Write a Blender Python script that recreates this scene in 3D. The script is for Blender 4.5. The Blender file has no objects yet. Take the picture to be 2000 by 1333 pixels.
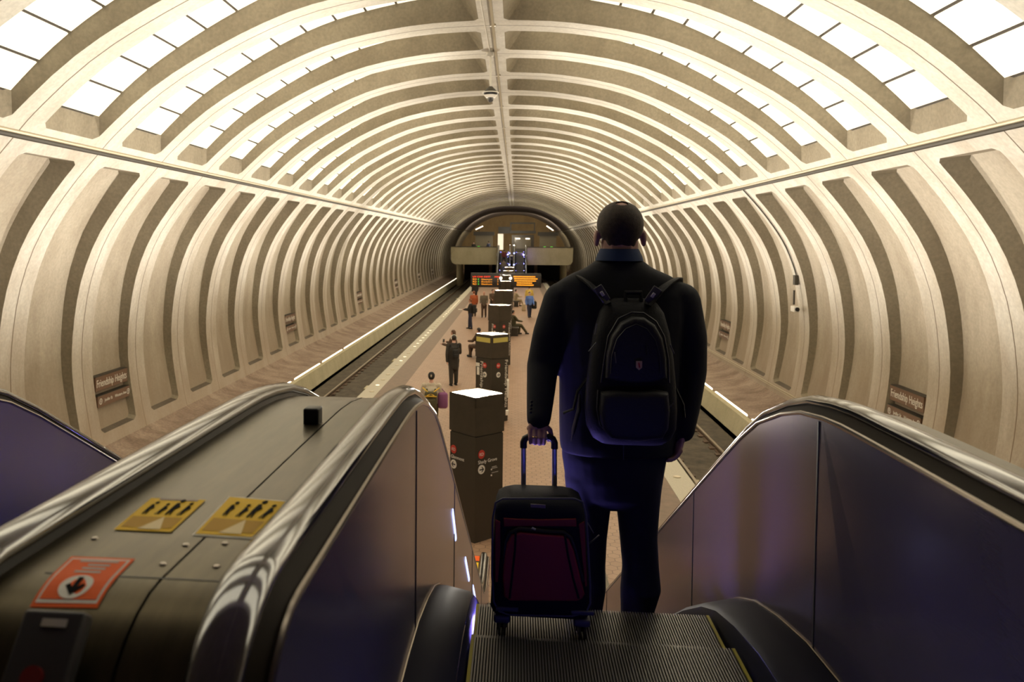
import bpy, bmesh, math, random
from mathutils import Vector, Matrix, Euler
random.seed(7)
PI = math.pi
SC = bpy.context.scene
COL = SC.collection

# ------------------------------------------------------------------ camera model
F, YAW, PIT, ROL = 1578.73, -0.096412, 0.040684, 0.006338
CAMX, CAMZ, PX0, PY0 = 0.6496, 5.1069, 854.98, 534.65
FW = Vector((math.sin(YAW)*math.cos(PIT), math.cos(YAW)*math.cos(PIT), -math.sin(PIT)))
_r = FW.cross(Vector((0, 0, 1))).normalized(); _u = _r.cross(FW)
RT = _r*math.cos(ROL) + _u*math.sin(ROL)
UP = -_r*math.sin(ROL) + _u*math.cos(ROL)
CAM = Vector((CAMX, 0, CAMZ))
def at(px, py, Y):
    d = FW + RT*((px-PX0)/F) - UP*((py-PY0)/F)
    return CAM + d*(Y/d.y)
def atz(px, py, Z):
    d = FW + RT*((px-PX0)/F) - UP*((py-PY0)/F)
    return CAM + d*((Z-CAMZ)/d.z)

# ------------------------------------------------------------------ materials
MATS = {}
def nodes_of(name):
    m = bpy.data.materials.new(name); m.use_nodes = True
    nt = m.node_tree; b = nt.nodes['Principled BSDF']
    MATS[name] = m
    return m, nt, b
def mat(name, col, rough=0.6, metal=0.0, noise=0.0, scale=8.0, bump=0.0, bscale=60.0, spec=0.5, coat=0.0,
        ior=None, aniso=0.0, stretch=None):
    m, nt, b = nodes_of(name)
    b.inputs['Base Color'].default_value = (*col, 1)
    b.inputs['Roughness'].default_value = rough
    b.inputs['Metallic'].default_value = metal
    b.inputs['Specular IOR Level'].default_value = spec
    if ior: b.inputs['IOR'].default_value = ior
    if coat: b.inputs['Coat Weight'].default_value = coat; b.inputs['Coat Roughness'].default_value = 0.08
    if noise or bump:
        tc = nt.nodes.new('ShaderNodeTexCoord')
        src = tc.outputs['Object']
        if stretch:
            mp = nt.nodes.new('ShaderNodeMapping'); mp.inputs['Scale'].default_value = stretch
            nt.links.new(src, mp.inputs['Vector']); src = mp.outputs['Vector']
    if noise:
        n = nt.nodes.new('ShaderNodeTexNoise'); n.inputs['Scale'].default_value = scale
        n.inputs['Detail'].default_value = 5; n.inputs['Roughness'].default_value = 0.65
        nt.links.new(src, n.inputs['Vector'])
        r = nt.nodes.new('ShaderNodeValToRGB')
        r.color_ramp.elements[0].position = 0.3; r.color_ramp.elements[1].position = 0.7
        lo = [max(0, c*(1-noise)) for c in col]; hi = [min(1, c*(1+noise)) for c in col]
        r.color_ramp.elements[0].color = (*lo, 1); r.color_ramp.elements[1].color = (*hi, 1)
        nt.links.new(n.outputs['Fac'], r.inputs['Fac']); nt.links.new(r.outputs['Color'], b.inputs['Base Color'])
    if bump:
        n2 = nt.nodes.new('ShaderNodeTexNoise'); n2.inputs['Scale'].default_value = bscale
        n2.inputs['Detail'].default_value = 3
        nt.links.new(src, n2.inputs['Vector'])
        bp = nt.nodes.new('ShaderNodeBump'); bp.inputs['Strength'].default_value = bump; bp.inputs['Distance'].default_value = 0.01
        nt.links.new(n2.outputs['Fac'], bp.inputs['Height']); nt.links.new(bp.outputs['Normal'], b.inputs['Normal'])
    return m
def emit(name, col, strength, base=None):
    m, nt, b = nodes_of(name)
    b.inputs['Base Color'].default_value = (*(base or col), 1)
    b.inputs['Emission Color'].default_value = (*col, 1)
    b.inputs['Emission Strength'].default_value = strength
    b.inputs['Roughness'].default_value = 0.5
    return m

RIB, RIB0 = 3.005, 14.082
def concrete(name, col, dirt, joint=True, stain=0.35, grime_shade=None):
    """cast concrete with a thin joint line on each rib and blotchy stains"""
    m, nt, b = nodes_of(name); L = nt.links.new
    tc = nt.nodes.new('ShaderNodeTexCoord')
    n = nt.nodes.new('ShaderNodeTexNoise'); n.inputs['Scale'].default_value = 0.9; n.inputs['Detail'].default_value = 8
    n.inputs['Roughness'].default_value = 0.62
    mp = nt.nodes.new('ShaderNodeMapping'); mp.inputs['Scale'].default_value = (1.0, 1.4, 0.55)
    L(tc.outputs['Object'], mp.inputs['Vector']); L(mp.outputs['Vector'], n.inputs['Vector'])
    r = nt.nodes.new('ShaderNodeValToRGB'); r.color_ramp.elements[0].position = 0.34; r.color_ramp.elements[1].position = 0.66
    r.color_ramp.elements[0].color = (*dirt, 1); r.color_ramp.elements[1].color = (*col, 1)
    L(n.outputs['Fac'], r.inputs['Fac'])
    n2 = nt.nodes.new('ShaderNodeTexNoise'); n2.inputs['Scale'].default_value = 14; n2.inputs['Detail'].default_value = 6
    L(tc.outputs['Object'], n2.inputs['Vector'])
    r2 = nt.nodes.new('ShaderNodeMapRange'); r2.inputs['From Min'].default_value = .3; r2.inputs['From Max'].default_value = .7
    r2.inputs['To Min'].default_value = 1-stain*.5; r2.inputs['To Max'].default_value = 1.0
    L(n2.outputs['Fac'], r2.inputs['Value'])
    mx = nt.nodes.new('ShaderNodeMix'); mx.data_type = 'RGBA'; mx.blend_type = 'MULTIPLY'; mx.inputs[0].default_value = 1
    L(r.outputs['Color'], mx.inputs[6]); L(r2.outputs['Result'], mx.inputs[7])
    out = mx.outputs[2]
    if joint:
        sx = nt.nodes.new('ShaderNodeSeparateXYZ'); L(tc.outputs['Object'], sx.inputs[0])
        a = nt.nodes.new('ShaderNodeMath'); a.operation = 'ADD'; a.inputs[1].default_value = RIB*20-RIB0
        L(sx.outputs['Y'], a.inputs[0])
        w = nt.nodes.new('ShaderNodeMath'); w.operation = 'PINGPONG'; w.inputs[1].default_value = RIB/2
        L(a.outputs[0], w.inputs[0])
        lt = nt.nodes.new('ShaderNodeMath'); lt.operation = 'LESS_THAN'; lt.inputs[1].default_value = 0.017
        L(w.outputs[0], lt.inputs[0])
        m2 = nt.nodes.new('ShaderNodeMix'); m2.data_type = 'RGBA'; m2.inputs[7].default_value = (.16, .12, .08, 1)
        L(lt.outputs[0], m2.inputs[0]); L(out, m2.inputs[6]); out = m2.outputs[2]
    if grime_shade:      # brake-dust staining plus painted dimming towards the wall foot, broken by streaky noise
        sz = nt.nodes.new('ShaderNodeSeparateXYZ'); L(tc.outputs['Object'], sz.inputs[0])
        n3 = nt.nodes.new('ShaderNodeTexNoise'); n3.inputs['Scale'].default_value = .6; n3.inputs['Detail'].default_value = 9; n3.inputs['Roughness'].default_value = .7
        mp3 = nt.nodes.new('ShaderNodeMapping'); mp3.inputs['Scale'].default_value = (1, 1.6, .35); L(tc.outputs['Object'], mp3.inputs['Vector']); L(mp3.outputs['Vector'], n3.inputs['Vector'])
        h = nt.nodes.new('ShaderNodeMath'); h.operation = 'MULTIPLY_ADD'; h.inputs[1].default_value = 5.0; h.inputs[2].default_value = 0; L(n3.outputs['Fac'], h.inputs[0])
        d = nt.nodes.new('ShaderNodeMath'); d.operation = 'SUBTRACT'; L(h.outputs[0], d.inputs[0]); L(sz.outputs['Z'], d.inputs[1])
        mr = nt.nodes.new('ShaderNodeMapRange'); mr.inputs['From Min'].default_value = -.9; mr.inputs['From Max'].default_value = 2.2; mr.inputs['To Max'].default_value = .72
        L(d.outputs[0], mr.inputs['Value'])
        m3 = nt.nodes.new('ShaderNodeMix'); m3.data_type = 'RGBA'; m3.inputs[7].default_value = (*grime_shade, 1)
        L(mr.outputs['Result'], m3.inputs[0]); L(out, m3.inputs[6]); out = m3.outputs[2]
    L(out, b.inputs['Base Color']); b.inputs['Roughness'].default_value = 0.75
    bp = nt.nodes.new('ShaderNodeBump'); bp.inputs['Strength'].default_value = 0.25; bp.inputs['Distance'].default_value = 0.02
    L(n2.outputs['Fac'], bp.inputs['Height']); L(bp.outputs['Normal'], b.inputs['Normal'])
    return m
def hex_tiles(name, col, col2, grout, size):
    m, nt, b = nodes_of(name); L = nt.links.new
    def V(op, a, bb=None):
        n = nt.nodes.new('ShaderNodeVectorMath'); n.operation = op
        for i, x in enumerate((a, bb)):
            if x is None: continue
            if isinstance(x, tuple): n.inputs[i].default_value = x
            else: L(x, n.inputs[i])
        return n
    def M(op, a, bb=None):
        n = nt.nodes.new('ShaderNodeMath'); n.operation = op
        for i, x in enumerate((a, bb)):
            if x is None: continue
            if isinstance(x, (int, float)): n.inputs[i].default_value = x
            else: L(x, n.inputs[i])
        return n.outputs[0]
    tc = nt.nodes.new('ShaderNodeTexCoord')
    p = V('MULTIPLY', tc.outputs['Object'], (1/size, 1/size, 0)).outputs[0]
    p = V('ADD', p, (400, 400*1.7320508, 0)).outputs[0]
    R = (1, 1.7320508, 1); H = (.5, .8660254, 0)
    a = V('SUBTRACT', V('MODULO', p, R).outputs[0], H).outputs[0]
    c = V('SUBTRACT', V('MODULO', V('SUBTRACT', p, H).outputs[0], R).outputs[0], H).outputs[0]
    da = V('DOT_PRODUCT', a, a).outputs['Value']; dc = V('DOT_PRODUCT', c, c).outputs['Value']
    sel = M('LESS_THAN', da, dc)
    mx = nt.nodes.new('ShaderNodeMix'); mx.data_type = 'VECTOR'
    L(sel, mx.inputs[0]); L(c, mx.inputs[4]); L(a, mx.inputs[5]); g = mx.outputs[1]
    ga = V('ABSOLUTE', g).outputs[0]
    d1 = V('DOT_PRODUCT', ga, (.5, .8660254, 0)).outputs['Value']
    sx = nt.nodes.new('ShaderNodeSeparateXYZ'); L(ga, sx.inputs[0])
    dist = M('SUBTRACT', 0.5, M('MAXIMUM', d1, sx.outputs['X']))
    line = M('LESS_THAN', dist, 0.032)
    cid = V('SUBTRACT', p, g).outputs[0]
    wn = nt.nodes.new('ShaderNodeTexWhiteNoise'); wn.noise_dimensions = '2D'
    L(V('SNAP', V('ADD', cid, (.1, .1, 0)).outputs[0], (.25, .25, 1)).outputs[0], wn.inputs['Vector'])
    mc = nt.nodes.new('ShaderNodeMix'); mc.data_type = 'RGBA'
    mc.inputs[6].default_value = (*col, 1); mc.inputs[7].default_value = (*col2, 1)
    L(wn.outputs['Value'], mc.inputs[0])
    mg = nt.nodes.new('ShaderNodeMix'); mg.data_type = 'RGBA'; mg.inputs[7].default_value = (*grout, 1)
    L(line, mg.inputs[0]); L(mc.outputs[2], mg.inputs[6])
    L(mg.outputs[2], b.inputs['Base Color']); b.inputs['Roughness'].default_value = 0.45
    return m
def treads(name):
    """grooved aluminium tread: fine ridges along the direction of travel"""
    m, nt, b = nodes_of(name); L = nt.links.new
    tc = nt.nodes.new('ShaderNodeTexCoord'); sx = nt.nodes.new('ShaderNodeSeparateXYZ'); L(tc.outputs['Object'], sx.inputs[0])
    return m

M_rib = concrete('vault_concrete', (.74, .70, .61), (.62, .575, .475))
M_low = concrete('wall_concrete', (.74, .695, .61), (.56, .495, .40), grime_shade=(.27, .19, .125))
M_recess = concrete('recess_concrete', (.53, .465, .365), (.41, .345, .26), joint=False, grime_shade=(.22, .155, .10))
M_smooth2 = concrete('smooth_vault_concrete', (.40, .34, .34), (.32, .27, .26), joint=False)
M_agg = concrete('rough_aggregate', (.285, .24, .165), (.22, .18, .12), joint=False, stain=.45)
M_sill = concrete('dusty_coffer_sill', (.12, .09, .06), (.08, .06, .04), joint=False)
M_smooth = concrete('smooth_dark_concrete', (.20, .165, .15), (.15, .12, .11), joint=False)
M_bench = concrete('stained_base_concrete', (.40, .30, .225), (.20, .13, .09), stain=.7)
M_tan = concrete('tan_end_concrete', (.36, .25, .12), (.26, .17, .08), joint=False)
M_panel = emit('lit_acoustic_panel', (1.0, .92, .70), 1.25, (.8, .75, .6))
M_gap = mat('panel_gap_dark', (.05, .04, .03), .8)
M_tiles = hex_tiles('hexagonal_pavers', (.285, .172, .108), (.33, .205, .132), (.13, .075, .045), 0.19)
M_dark_paver = mat('dark_edge_paver', (.15, .095, .058), .55, noise=.2, scale=5)
M_granite = mat('granite_edge', (.42, .38, .29), .5, noise=.15, scale=30)
M_ballast = mat('track_bed_concrete', (.065, .05, .032), .85, noise=.55, scale=3, bump=.6, bscale=20)
M_steel = mat('rail_steel', (.42, .36, .27), .35, metal=1.0)
M_rust = mat('rusty_rail_side', (.10, .06, .035), .7, noise=.3)
M_bronze = mat('bronze_pylon', (.052, .040, .027), .38, metal=.25, noise=.15, scale=4)
M_bronze2 = mat('bronze_pylon_sign_band', (.040, .032, .022), .42, metal=.2)
M_lamp = emit('pylon_lamp', (1.0, .90, .70), 9.0)
M_tube = emit('fluorescent_tube', (1.0, .86, .66), 3.6)
M_edge_on = emit('edge_light_lit', (1.0, .9, .7), 1.6)
M_edge_off = mat('edge_light_dim', (.62, .54, .40), .4)
M_signbrown = mat('sign_brown', (.155, .082, .045), .45)
M_signdark = mat('sign_dark', (.032, .026, .018), .5)
M_white = mat('sign_white', (.80, .76, .68), .5)
M_grey = mat('letter_grey', (.42, .40, .36), .5)
M_red = mat('line_red', (.52, .035, .022), .5)
M_black = mat('black_plastic', (.012, .012, .013), .4)
M_conduit = mat('conduit_metal', (.50, .43, .30), .4, metal=.4)
M_conduit_d = mat('dark_conduit', (.05, .042, .03), .6)
M_pidbox = mat('display_case', (.018, .013, .009), .4)
M_led_o = emit('led_amber', (1.0, .36, .02), 1.05)
M_led_r = emit('led_red', (1.0, .05, .012), 1.3)
M_led_g = emit('led_green', (.12, .8, .06), 1.0)
M_parapet = concrete('parapet_concrete', (.56, .50, .33), (.46, .40, .25), joint=False)
M_void = mat('tunnel_dark', (.012, .010, .008), .9)

M_brushed = mat('brushed_steel', (.17, .16, .20), .19, metal=.66, bump=.03, bscale=26, stretch=(1, 1, 12))
MATS['brushed_steel'].node_tree.nodes['Principled BSDF'].inputs['Specular Tint'].default_value = (.52, .46, .45, 1)
M_trim = mat('polished_trim', (.26, .225, .19), .25, metal=1.0)
M_guide = mat('handrail_guide_brown', (.022, .016, .011), .6, spec=.12)
M_skirt = mat('dark_skirt_steel', (.018, .018, .030), .5, spec=.03)
M_rubber = mat('handrail_rubber', (.020, .018, .017), .10, spec=1.0, ior=2.3)
M_deck = mat('deck_steel', (.095, .077, .045), .34, metal=.85, noise=.22, scale=5, stretch=(6, 1, 1))
M_deckgap = mat('deck_shadow_gap', (.012, .010, .008), .5)
M_step = mat('step_aluminium', (.20, .19, .18), .42, metal=.75)
M_stepgap = mat('step_groove', (.008, .008, .008), .8)
M_yellow = mat('sticker_yellow', (.88, .56, .02), .6, spec=.25)
M_yellow2 = mat('sticker_pale', (.78, .60, .25), .45)
M_orange = mat('sticker_orange', (.90, .13, .010), .6, spec=.2)
M_amber = mat('sticker_amber', (.55, .31, .02), .6, spec=.2)
M_steppaint = mat('step_yellow_paint', (.42, .36, .01), .5)
M_blue = emit('blue_comb_light', (.20, .17, 1.0), 40.0)
M_blue_low = emit('blue_comb_light_dim', (.06, .08, 1.0), 40.0)
M_blueB = emit('blue_comb_light_strong', (.06, .07, 1.0), 120.0)
M_blue2 = emit('blue_skirt_light', (.22, .22, 1.0), 60.0)
M_blue3 = emit('blue_fill_strong', (.30, .23, 1.0), 600.0)
M_streak = emit('balustrade_blue_white', (.55, .60, 1.0), 1.6)
M_landing = mat('landing_plate', (.36, .33, .31), .4, metal=.8, noise=.1)

M_suit = mat('dark_wool', (.0085, .0095, .014), .85, bump=.25, bscale=14)
M_trous = mat('dark_trouser_wool', (.011, .013, .026), .85, bump=.25, bscale=12)
M_shirt = mat('blue_shirt', (.020, .045, .12), .8)
M_skin = mat('skin', (.62, .36, .28), .5)
M_ink = mat('print_black', (.010, .010, .010), .8, spec=.05)
M_hair = mat('brown_hair', (.055, .038, .024), .7, noise=.35, scale=60, bump=.22, bscale=220)
M_pack = mat('backpack_nylon', (.0075, .0075, .009), .65, spec=.25, bump=.2, bscale=120)
M_pack2 = mat('backpack_panel', (.012, .0115, .012), .55, bump=.2, bscale=120)
M_strapg = mat('grey_strap_tab', (.085, .080, .080), .6)
M_case = mat('suitcase_black', (.012, .013, .020), .7, spec=.15, bump=.2, bscale=200)
M_case_r = mat('suitcase_red', (.36, .028, .040), .65, bump=.2, bscale=200)
M_case_rd = mat('suitcase_dark_red', (.30, .03, .025), .65, bump=.2, bscale=200)
M_alu = mat('aluminium_tube', (.62, .60, .62), .3, metal=.55)
M_gold = mat('gold_ring', (.9, .62, .25), .2, metal=1.0)
M_wheel = mat('wheel_grey', (.09, .09, .12), .45)

# ------------------------------------------------------------------ mesh helper
class MB:
    def __init__(s): s.v, s.f, s.m, s.mats = [], [], [], []
    def mi(s, m):
        if m not in s.mats: s.mats.append(m)
        return s.mats.index(m)
    def add(s, vs, fs, m, M=None):
        o = len(s.v); i = s.mi(m)
        s.v += [tuple(M @ Vector(v)) if M else tuple(v) for v in vs]
        s.f += [tuple(a+o for a in f) for f in fs]; s.m += [i]*len(fs)
        return s
    def box(s, c, d, m, M=None, bev=0):
        x, y, z = [k/2 for k in d]; T = Matrix.Translation(c)
        if M: T = M @ T
        if not bev:
            vs = [(-x,-y,-z),(x,-y,-z),(x,y,-z),(-x,y,-z),(-x,-y,z),(x,-y,z),(x,y,z),(-x,y,z)]
            return s.add(vs, [(0,3,2,1),(4,5,6,7),(0,1,5,4),(1,2,6,5),(2,3,7,6),(3,0,4,7)], m, T)
        bm = bmesh.new(); bmesh.ops.create_cube(bm, size=1)
        bmesh.ops.scale(bm, vec=d, verts=bm.verts)
        bmesh.ops.bevel(bm, geom=bm.edges[:], offset=bev, segments=3, profile=.5, affect='EDGES')
        return s.bm(bm, m, T)
    def bm(s, bm, m, T=None):
        bm.verts.index_update(); vs = [v.co[:] for v in bm.verts]; fs = [[v.index for v in f.verts] for f in bm.faces]; bm.free()
        return s.add(vs, fs, m, T)
    def rings(s, rs, m, close=True, caps=True, M=None):
        """loft through rings of equal length"""
        n = len(rs[0]); vs = [p for r in rs for p in r]; fs = []
        for i in range(len(rs)-1):
            for j in range(n if close else n-1):
                k = (j+1) % n
                fs.append((i*n+j, i*n+k, (i+1)*n+k, (i+1)*n+j))
        if caps and close: fs += [tuple(range(n-1, -1, -1)), tuple((len(rs)-1)*n+j for j in range(n))]
        return s.add(vs, fs, m, M)
    def tube(s, pts, r, m, n=10, M=None, flat=None):
        pts = [Vector(p) for p in pts]; rs = []
        rad = r if isinstance(r, (list, tuple)) else [r]*len(pts)
        prev = None
        for i, p in enumerate(pts):
            t = (pts[min(i+1, len(pts)-1)] - pts[max(i-1, 0)]).normalized()
            if prev is None:
                a = Vector((0, 0, 1)) if abs(t.z) < .9 else Vector((1, 0, 0))
            else: a = prev
            x = (a - t*a.dot(t)).normalized(); y = t.cross(x); prev = x
            fx, fy = flat or (1, 1)
            rs.append([p + x*(rad[i]*fx*math.cos(k*2*PI/n)) + y*(rad[i]*fy*math.sin(k*2*PI/n)) for k in range(n)])
        return s.rings(rs, m, M=M)
    def cyl(s, c, r, h, m, n=24, M=None, r2=None):
        r2 = r if r2 is None else r2
        a = [(c[0]+r*math.cos(k*2*PI/n), c[1]+r*math.sin(k*2*PI/n), c[2]) for k in range(n)]
        b = [(c[0]+r2*math.cos(k*2*PI/n), c[1]+r2*math.sin(k*2*PI/n), c[2]+h) for k in range(n)]
        return s.rings([a, b], m, M=M)
    def ell(s, c, r, m, n=16, M=None):
        rs = []
        for i in range(1, n//2):
            a = PI*i/(n//2); rs.append([(c[0]+r[0]*math.sin(a)*math.cos(k*2*PI/n), c[1]+r[1]*math.sin(a)*math.sin(k*2*PI/n), c[2]-r[2]*math.cos(a)) for k in range(n)])
        return s.rings(rs, m, M=M)
    def poly(s, pts, th, m, M=None):
        """flat polygon in XY (first at z=0) extruded to thickness th"""
        n = len(pts)
        vs = [(p[0], p[1], 0) for p in pts] + [(p[0], p[1], th) for p in pts]
        fs = [tuple(range(n-1, -1, -1)), tuple(range(n, 2*n))] + [(j, (j+1) % n, n+(j+1) % n, n+j) for j in range(n)]
        return s.add(vs, fs, m, M)
    def text(s, body, size, m, M, align='LEFT', th=.002, width=None):
        cu = bpy.data.curves.new('lettering_curve', 'FONT'); cu.body = body; cu.size = size; cu.align_x = align
        cu.extrude = th; cu.resolution_u = 3
        o = bpy.data.objects.new('lettering_tmp', cu); COL.objects.link(o)
        dg = bpy.context.evaluated_depsgraph_get(); me = o.evaluated_get(dg).to_mesh()
        vs = [v.co.copy() for v in me.vertices]; fs = [tuple(p.vertices) for p in me.polygons]
        o.evaluated_get(dg).to_mesh_clear(); bpy.data.objects.remove(o); bpy.data.curves.remove(cu)
        if width and vs:
            w = max(v.x for v in vs)-min(v.x for v in vs); k = width/w
            vs = [Vector((v.x*k, v.y, v.z)) for v in vs]
        return s.add(vs, fs, m, M)
    def build(s, name, parent=None, smooth=35, **props):
        me = bpy.data.meshes.new(name)
        off = wloc(parent) if parent else Vector((0, 0, 0))
        me.from_pydata([Vector(v)-off for v in s.v], [], s.f)
        for m in s.mats: me.materials.append(m)
        me.polygons.foreach_set('material_index', s.m)
        me.validate(); me.update()
        bm = bmesh.new(); bm.from_mesh(me); bmesh.ops.recalc_face_normals(bm, faces=bm.faces[:]); bm.to_mesh(me); bm.free()
        if smooth:
            me.polygons.foreach_set('use_smooth', [True]*len(me.polygons))
            me.set_sharp_from_angle(angle=math.radians(smooth))
        o = bpy.data.objects.new(name, me); COL.objects.link(o)
        if parent: o.parent = parent
        for k, v in props.items(): o[k] = v
        return o
def wloc(o):
    v = Vector((0, 0, 0))
    while o: v += o.location; o = o.parent
    return v
def thing(name, label, cat, loc=(0, 0, 0), group=None):
    o = bpy.data.objects.new(name, None); COL.objects.link(o); o.location = loc; o.empty_display_size = .1
    o['label'] = label; o['category'] = cat
    if group: o['group'] = group
    return o
def tag(o, label, cat, group=None):
    o['label'] = label; o['category'] = cat
    if not o.get('kind'): o['kind'] = 'thing'
    if group: o['group'] = group
    return o
def kids(o): return [c for c in list(COL.objects) if c.parent == o]
def copy_tree(o, parent=None, loc=None, rz=None):
    c = o.copy(); COL.objects.link(c)
    if parent: c.parent = parent
    if loc is not None: c.location = loc
    if rz is not None: c.rotation_euler.z = rz
    for ch in kids(o):
        copy_tree(ch, c)
    return c
def ordinal(n):
    return ['first','second','third','fourth','fifth','sixth','seventh','eighth','ninth','tenth','eleventh','twelfth','thirteenth',
            'fourteenth','fifteenth','sixteenth','seventeenth','eighteenth','nineteenth','twentieth'][n] if n < 20 else \
           (['twenty','thirty','forty'][(n+1)//10-2] + ('-'+['first','second','third','fourth','fifth','sixth','seventh','eighth','ninth'][(n+1) % 10-1] if (n+1) % 10 else 'th').replace('-th','th'))
def crspline(P, n):
    """Catmull-Rom through P, resampled to n points evenly by length"""
    P = [Vector((*p, 0)) if len(p) == 2 else Vector(p) for p in P]; out = []
    for i in range(len(P)-1):
        a, b, c, d = P[max(i-1, 0)], P[i], P[i+1], P[min(i+2, len(P)-1)]
        for k in range(24):
            t = k/24
            out.append(.5*((2*b)+(c-a)*t+(2*a-5*b+4*c-d)*t*t+(3*b-a-3*c+d)*t**3))
    out.append(P[-1])
    L = [0]
    for i in range(1, len(out)): L.append(L[-1]+(out[i]-out[i-1]).length)
    res = []; j = 0
    for k in range(n):
        s = L[-1]*k/(n-1)
        while j < len(L)-2 and L[j+1] < s: j += 1
        u = (s-L[j])/max(1e-9, L[j+1]-L[j]); res.append(out[j].lerp(out[j+1], u))
    return res, L[-1]
def lerp_at(P, y):
    """piecewise-linear value of a list of (y, z)"""
    for (a, b), (c, d) in zip(P, P[1:]):
        if y <= c: return b+(d-b)*(y-a)/(c-a) if c > a else d
    return P[-1][1]

def blob(name, shells, voxel, m, parent=None, it=4, fac=.5, **props):
    """one continuous surface grown around overlapping closed shells"""
    b = MB(); shells(b)
    off = wloc(parent) if parent else Vector((0, 0, 0))
    me = bpy.data.meshes.new(name); me.from_pydata([Vector(v)-off for v in b.v], [], b.f); me.update()
    bm = bmesh.new(); bm.from_mesh(me); bmesh.ops.recalc_face_normals(bm, faces=bm.faces[:]); bm.to_mesh(me); bm.free()
    o = bpy.data.objects.new(name, me); COL.objects.link(o)
    r = o.modifiers.new('r', 'REMESH'); r.mode = 'VOXEL'; r.voxel_size = voxel; r.use_smooth_shade = True
    sm = o.modifiers.new('s', 'SMOOTH'); sm.iterations = it; sm.factor = fac
    dg = bpy.context.evaluated_depsgraph_get()
    me2 = bpy.data.meshes.new_from_object(o.evaluated_get(dg))
    o.modifiers.clear(); o.data = me2; bpy.data.meshes.remove(me); me2.name = name
    me2.materials.clear(); me2.materials.append(m)
    me2.polygons.foreach_set('use_smooth', [True]*len(me2.polygons))
    if parent: o.parent = parent
    for k, v in props.items(): o[k] = v
    return o
def cap(b, p0, p1, r0, r1, fx=1, fy=1, n=12, up=None):
    """tapered limb with rounded ends; fx/fy flatten its section"""
    p0, p1 = Vector(p0), Vector(p1); t = (p1-p0); L = t.length; t = t.normalized() if L > 1e-6 else Vector((0, 0, 1))
    a = Vector(up) if up else (Vector((0, 1, 0)) if abs(t.y) < .9 else Vector((1, 0, 0)))
    x = (a - t*a.dot(t)).normalized(); y = t.cross(x); rs = []
    def ring(c, r): rs.append([c + x*(r*fx*math.cos(k*2*PI/n)) + y*(r*fy*math.sin(k*2*PI/n)) for k in range(n)])
    for a in (75, 50, 25): ring(p0 - t*(r0*math.sin(math.radians(a))), r0*math.cos(math.radians(a)))
    ring(p0, r0); ring(p1, r1)
    for a in (25, 50, 75): ring(p1 + t*(r1*math.sin(math.radians(a))), r1*math.cos(math.radians(a)))
    b.rings(rs, None)
def chain(b, pts, rad, **k):
    for (p, q, r, s) in zip(pts, pts[1:], rad, rad[1:]): cap(b, p, q, r, s, **k)
# ================================================================== THE SETTING
UPP = [(0, 10.40), (1.8, 10.31), (3.61, 9.98), (4.96, 9.48), (6.33, 8.77), (7.25, 8.16), (8.10, 7.42), (8.5, 7.0)]
LOW = [(8.5, 7.0), (9.20, 6.2), (9.85, 5.28), (10.22, 4.5), (10.45, 3.75), (10.60, 2.85), (10.66, 2.0), (10.62, 1.25), (10.52, .5), (10.40, -.2), (10.33, -.5)]
UPC, UL = crspline(UPP, 400); LOC, LL = crspline(LOW, 400)
def on(curve, L, s):
    k = max(0, min(1, s/L))*399; i = min(int(k), 398); u = k-i
    p = curve[i].lerp(curve[i+1], u); t = (curve[i+1]-curve[i]).normalized()
    n = Vector((-t.y, t.x)) if False else Vector((t.y*-1, t.x))      # candidate normal
    if n.x*p.x + n.y*(p.y-2) < 0: n = -n                             # outward of the vault
    return Vector((p.x, p.y)), n, t
K0, KFAR, KEND = -6, 36, 50          # rib modules: coffered ceiling to KFAR, walls to KEND
PH0, PH1 = .17, .84
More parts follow.
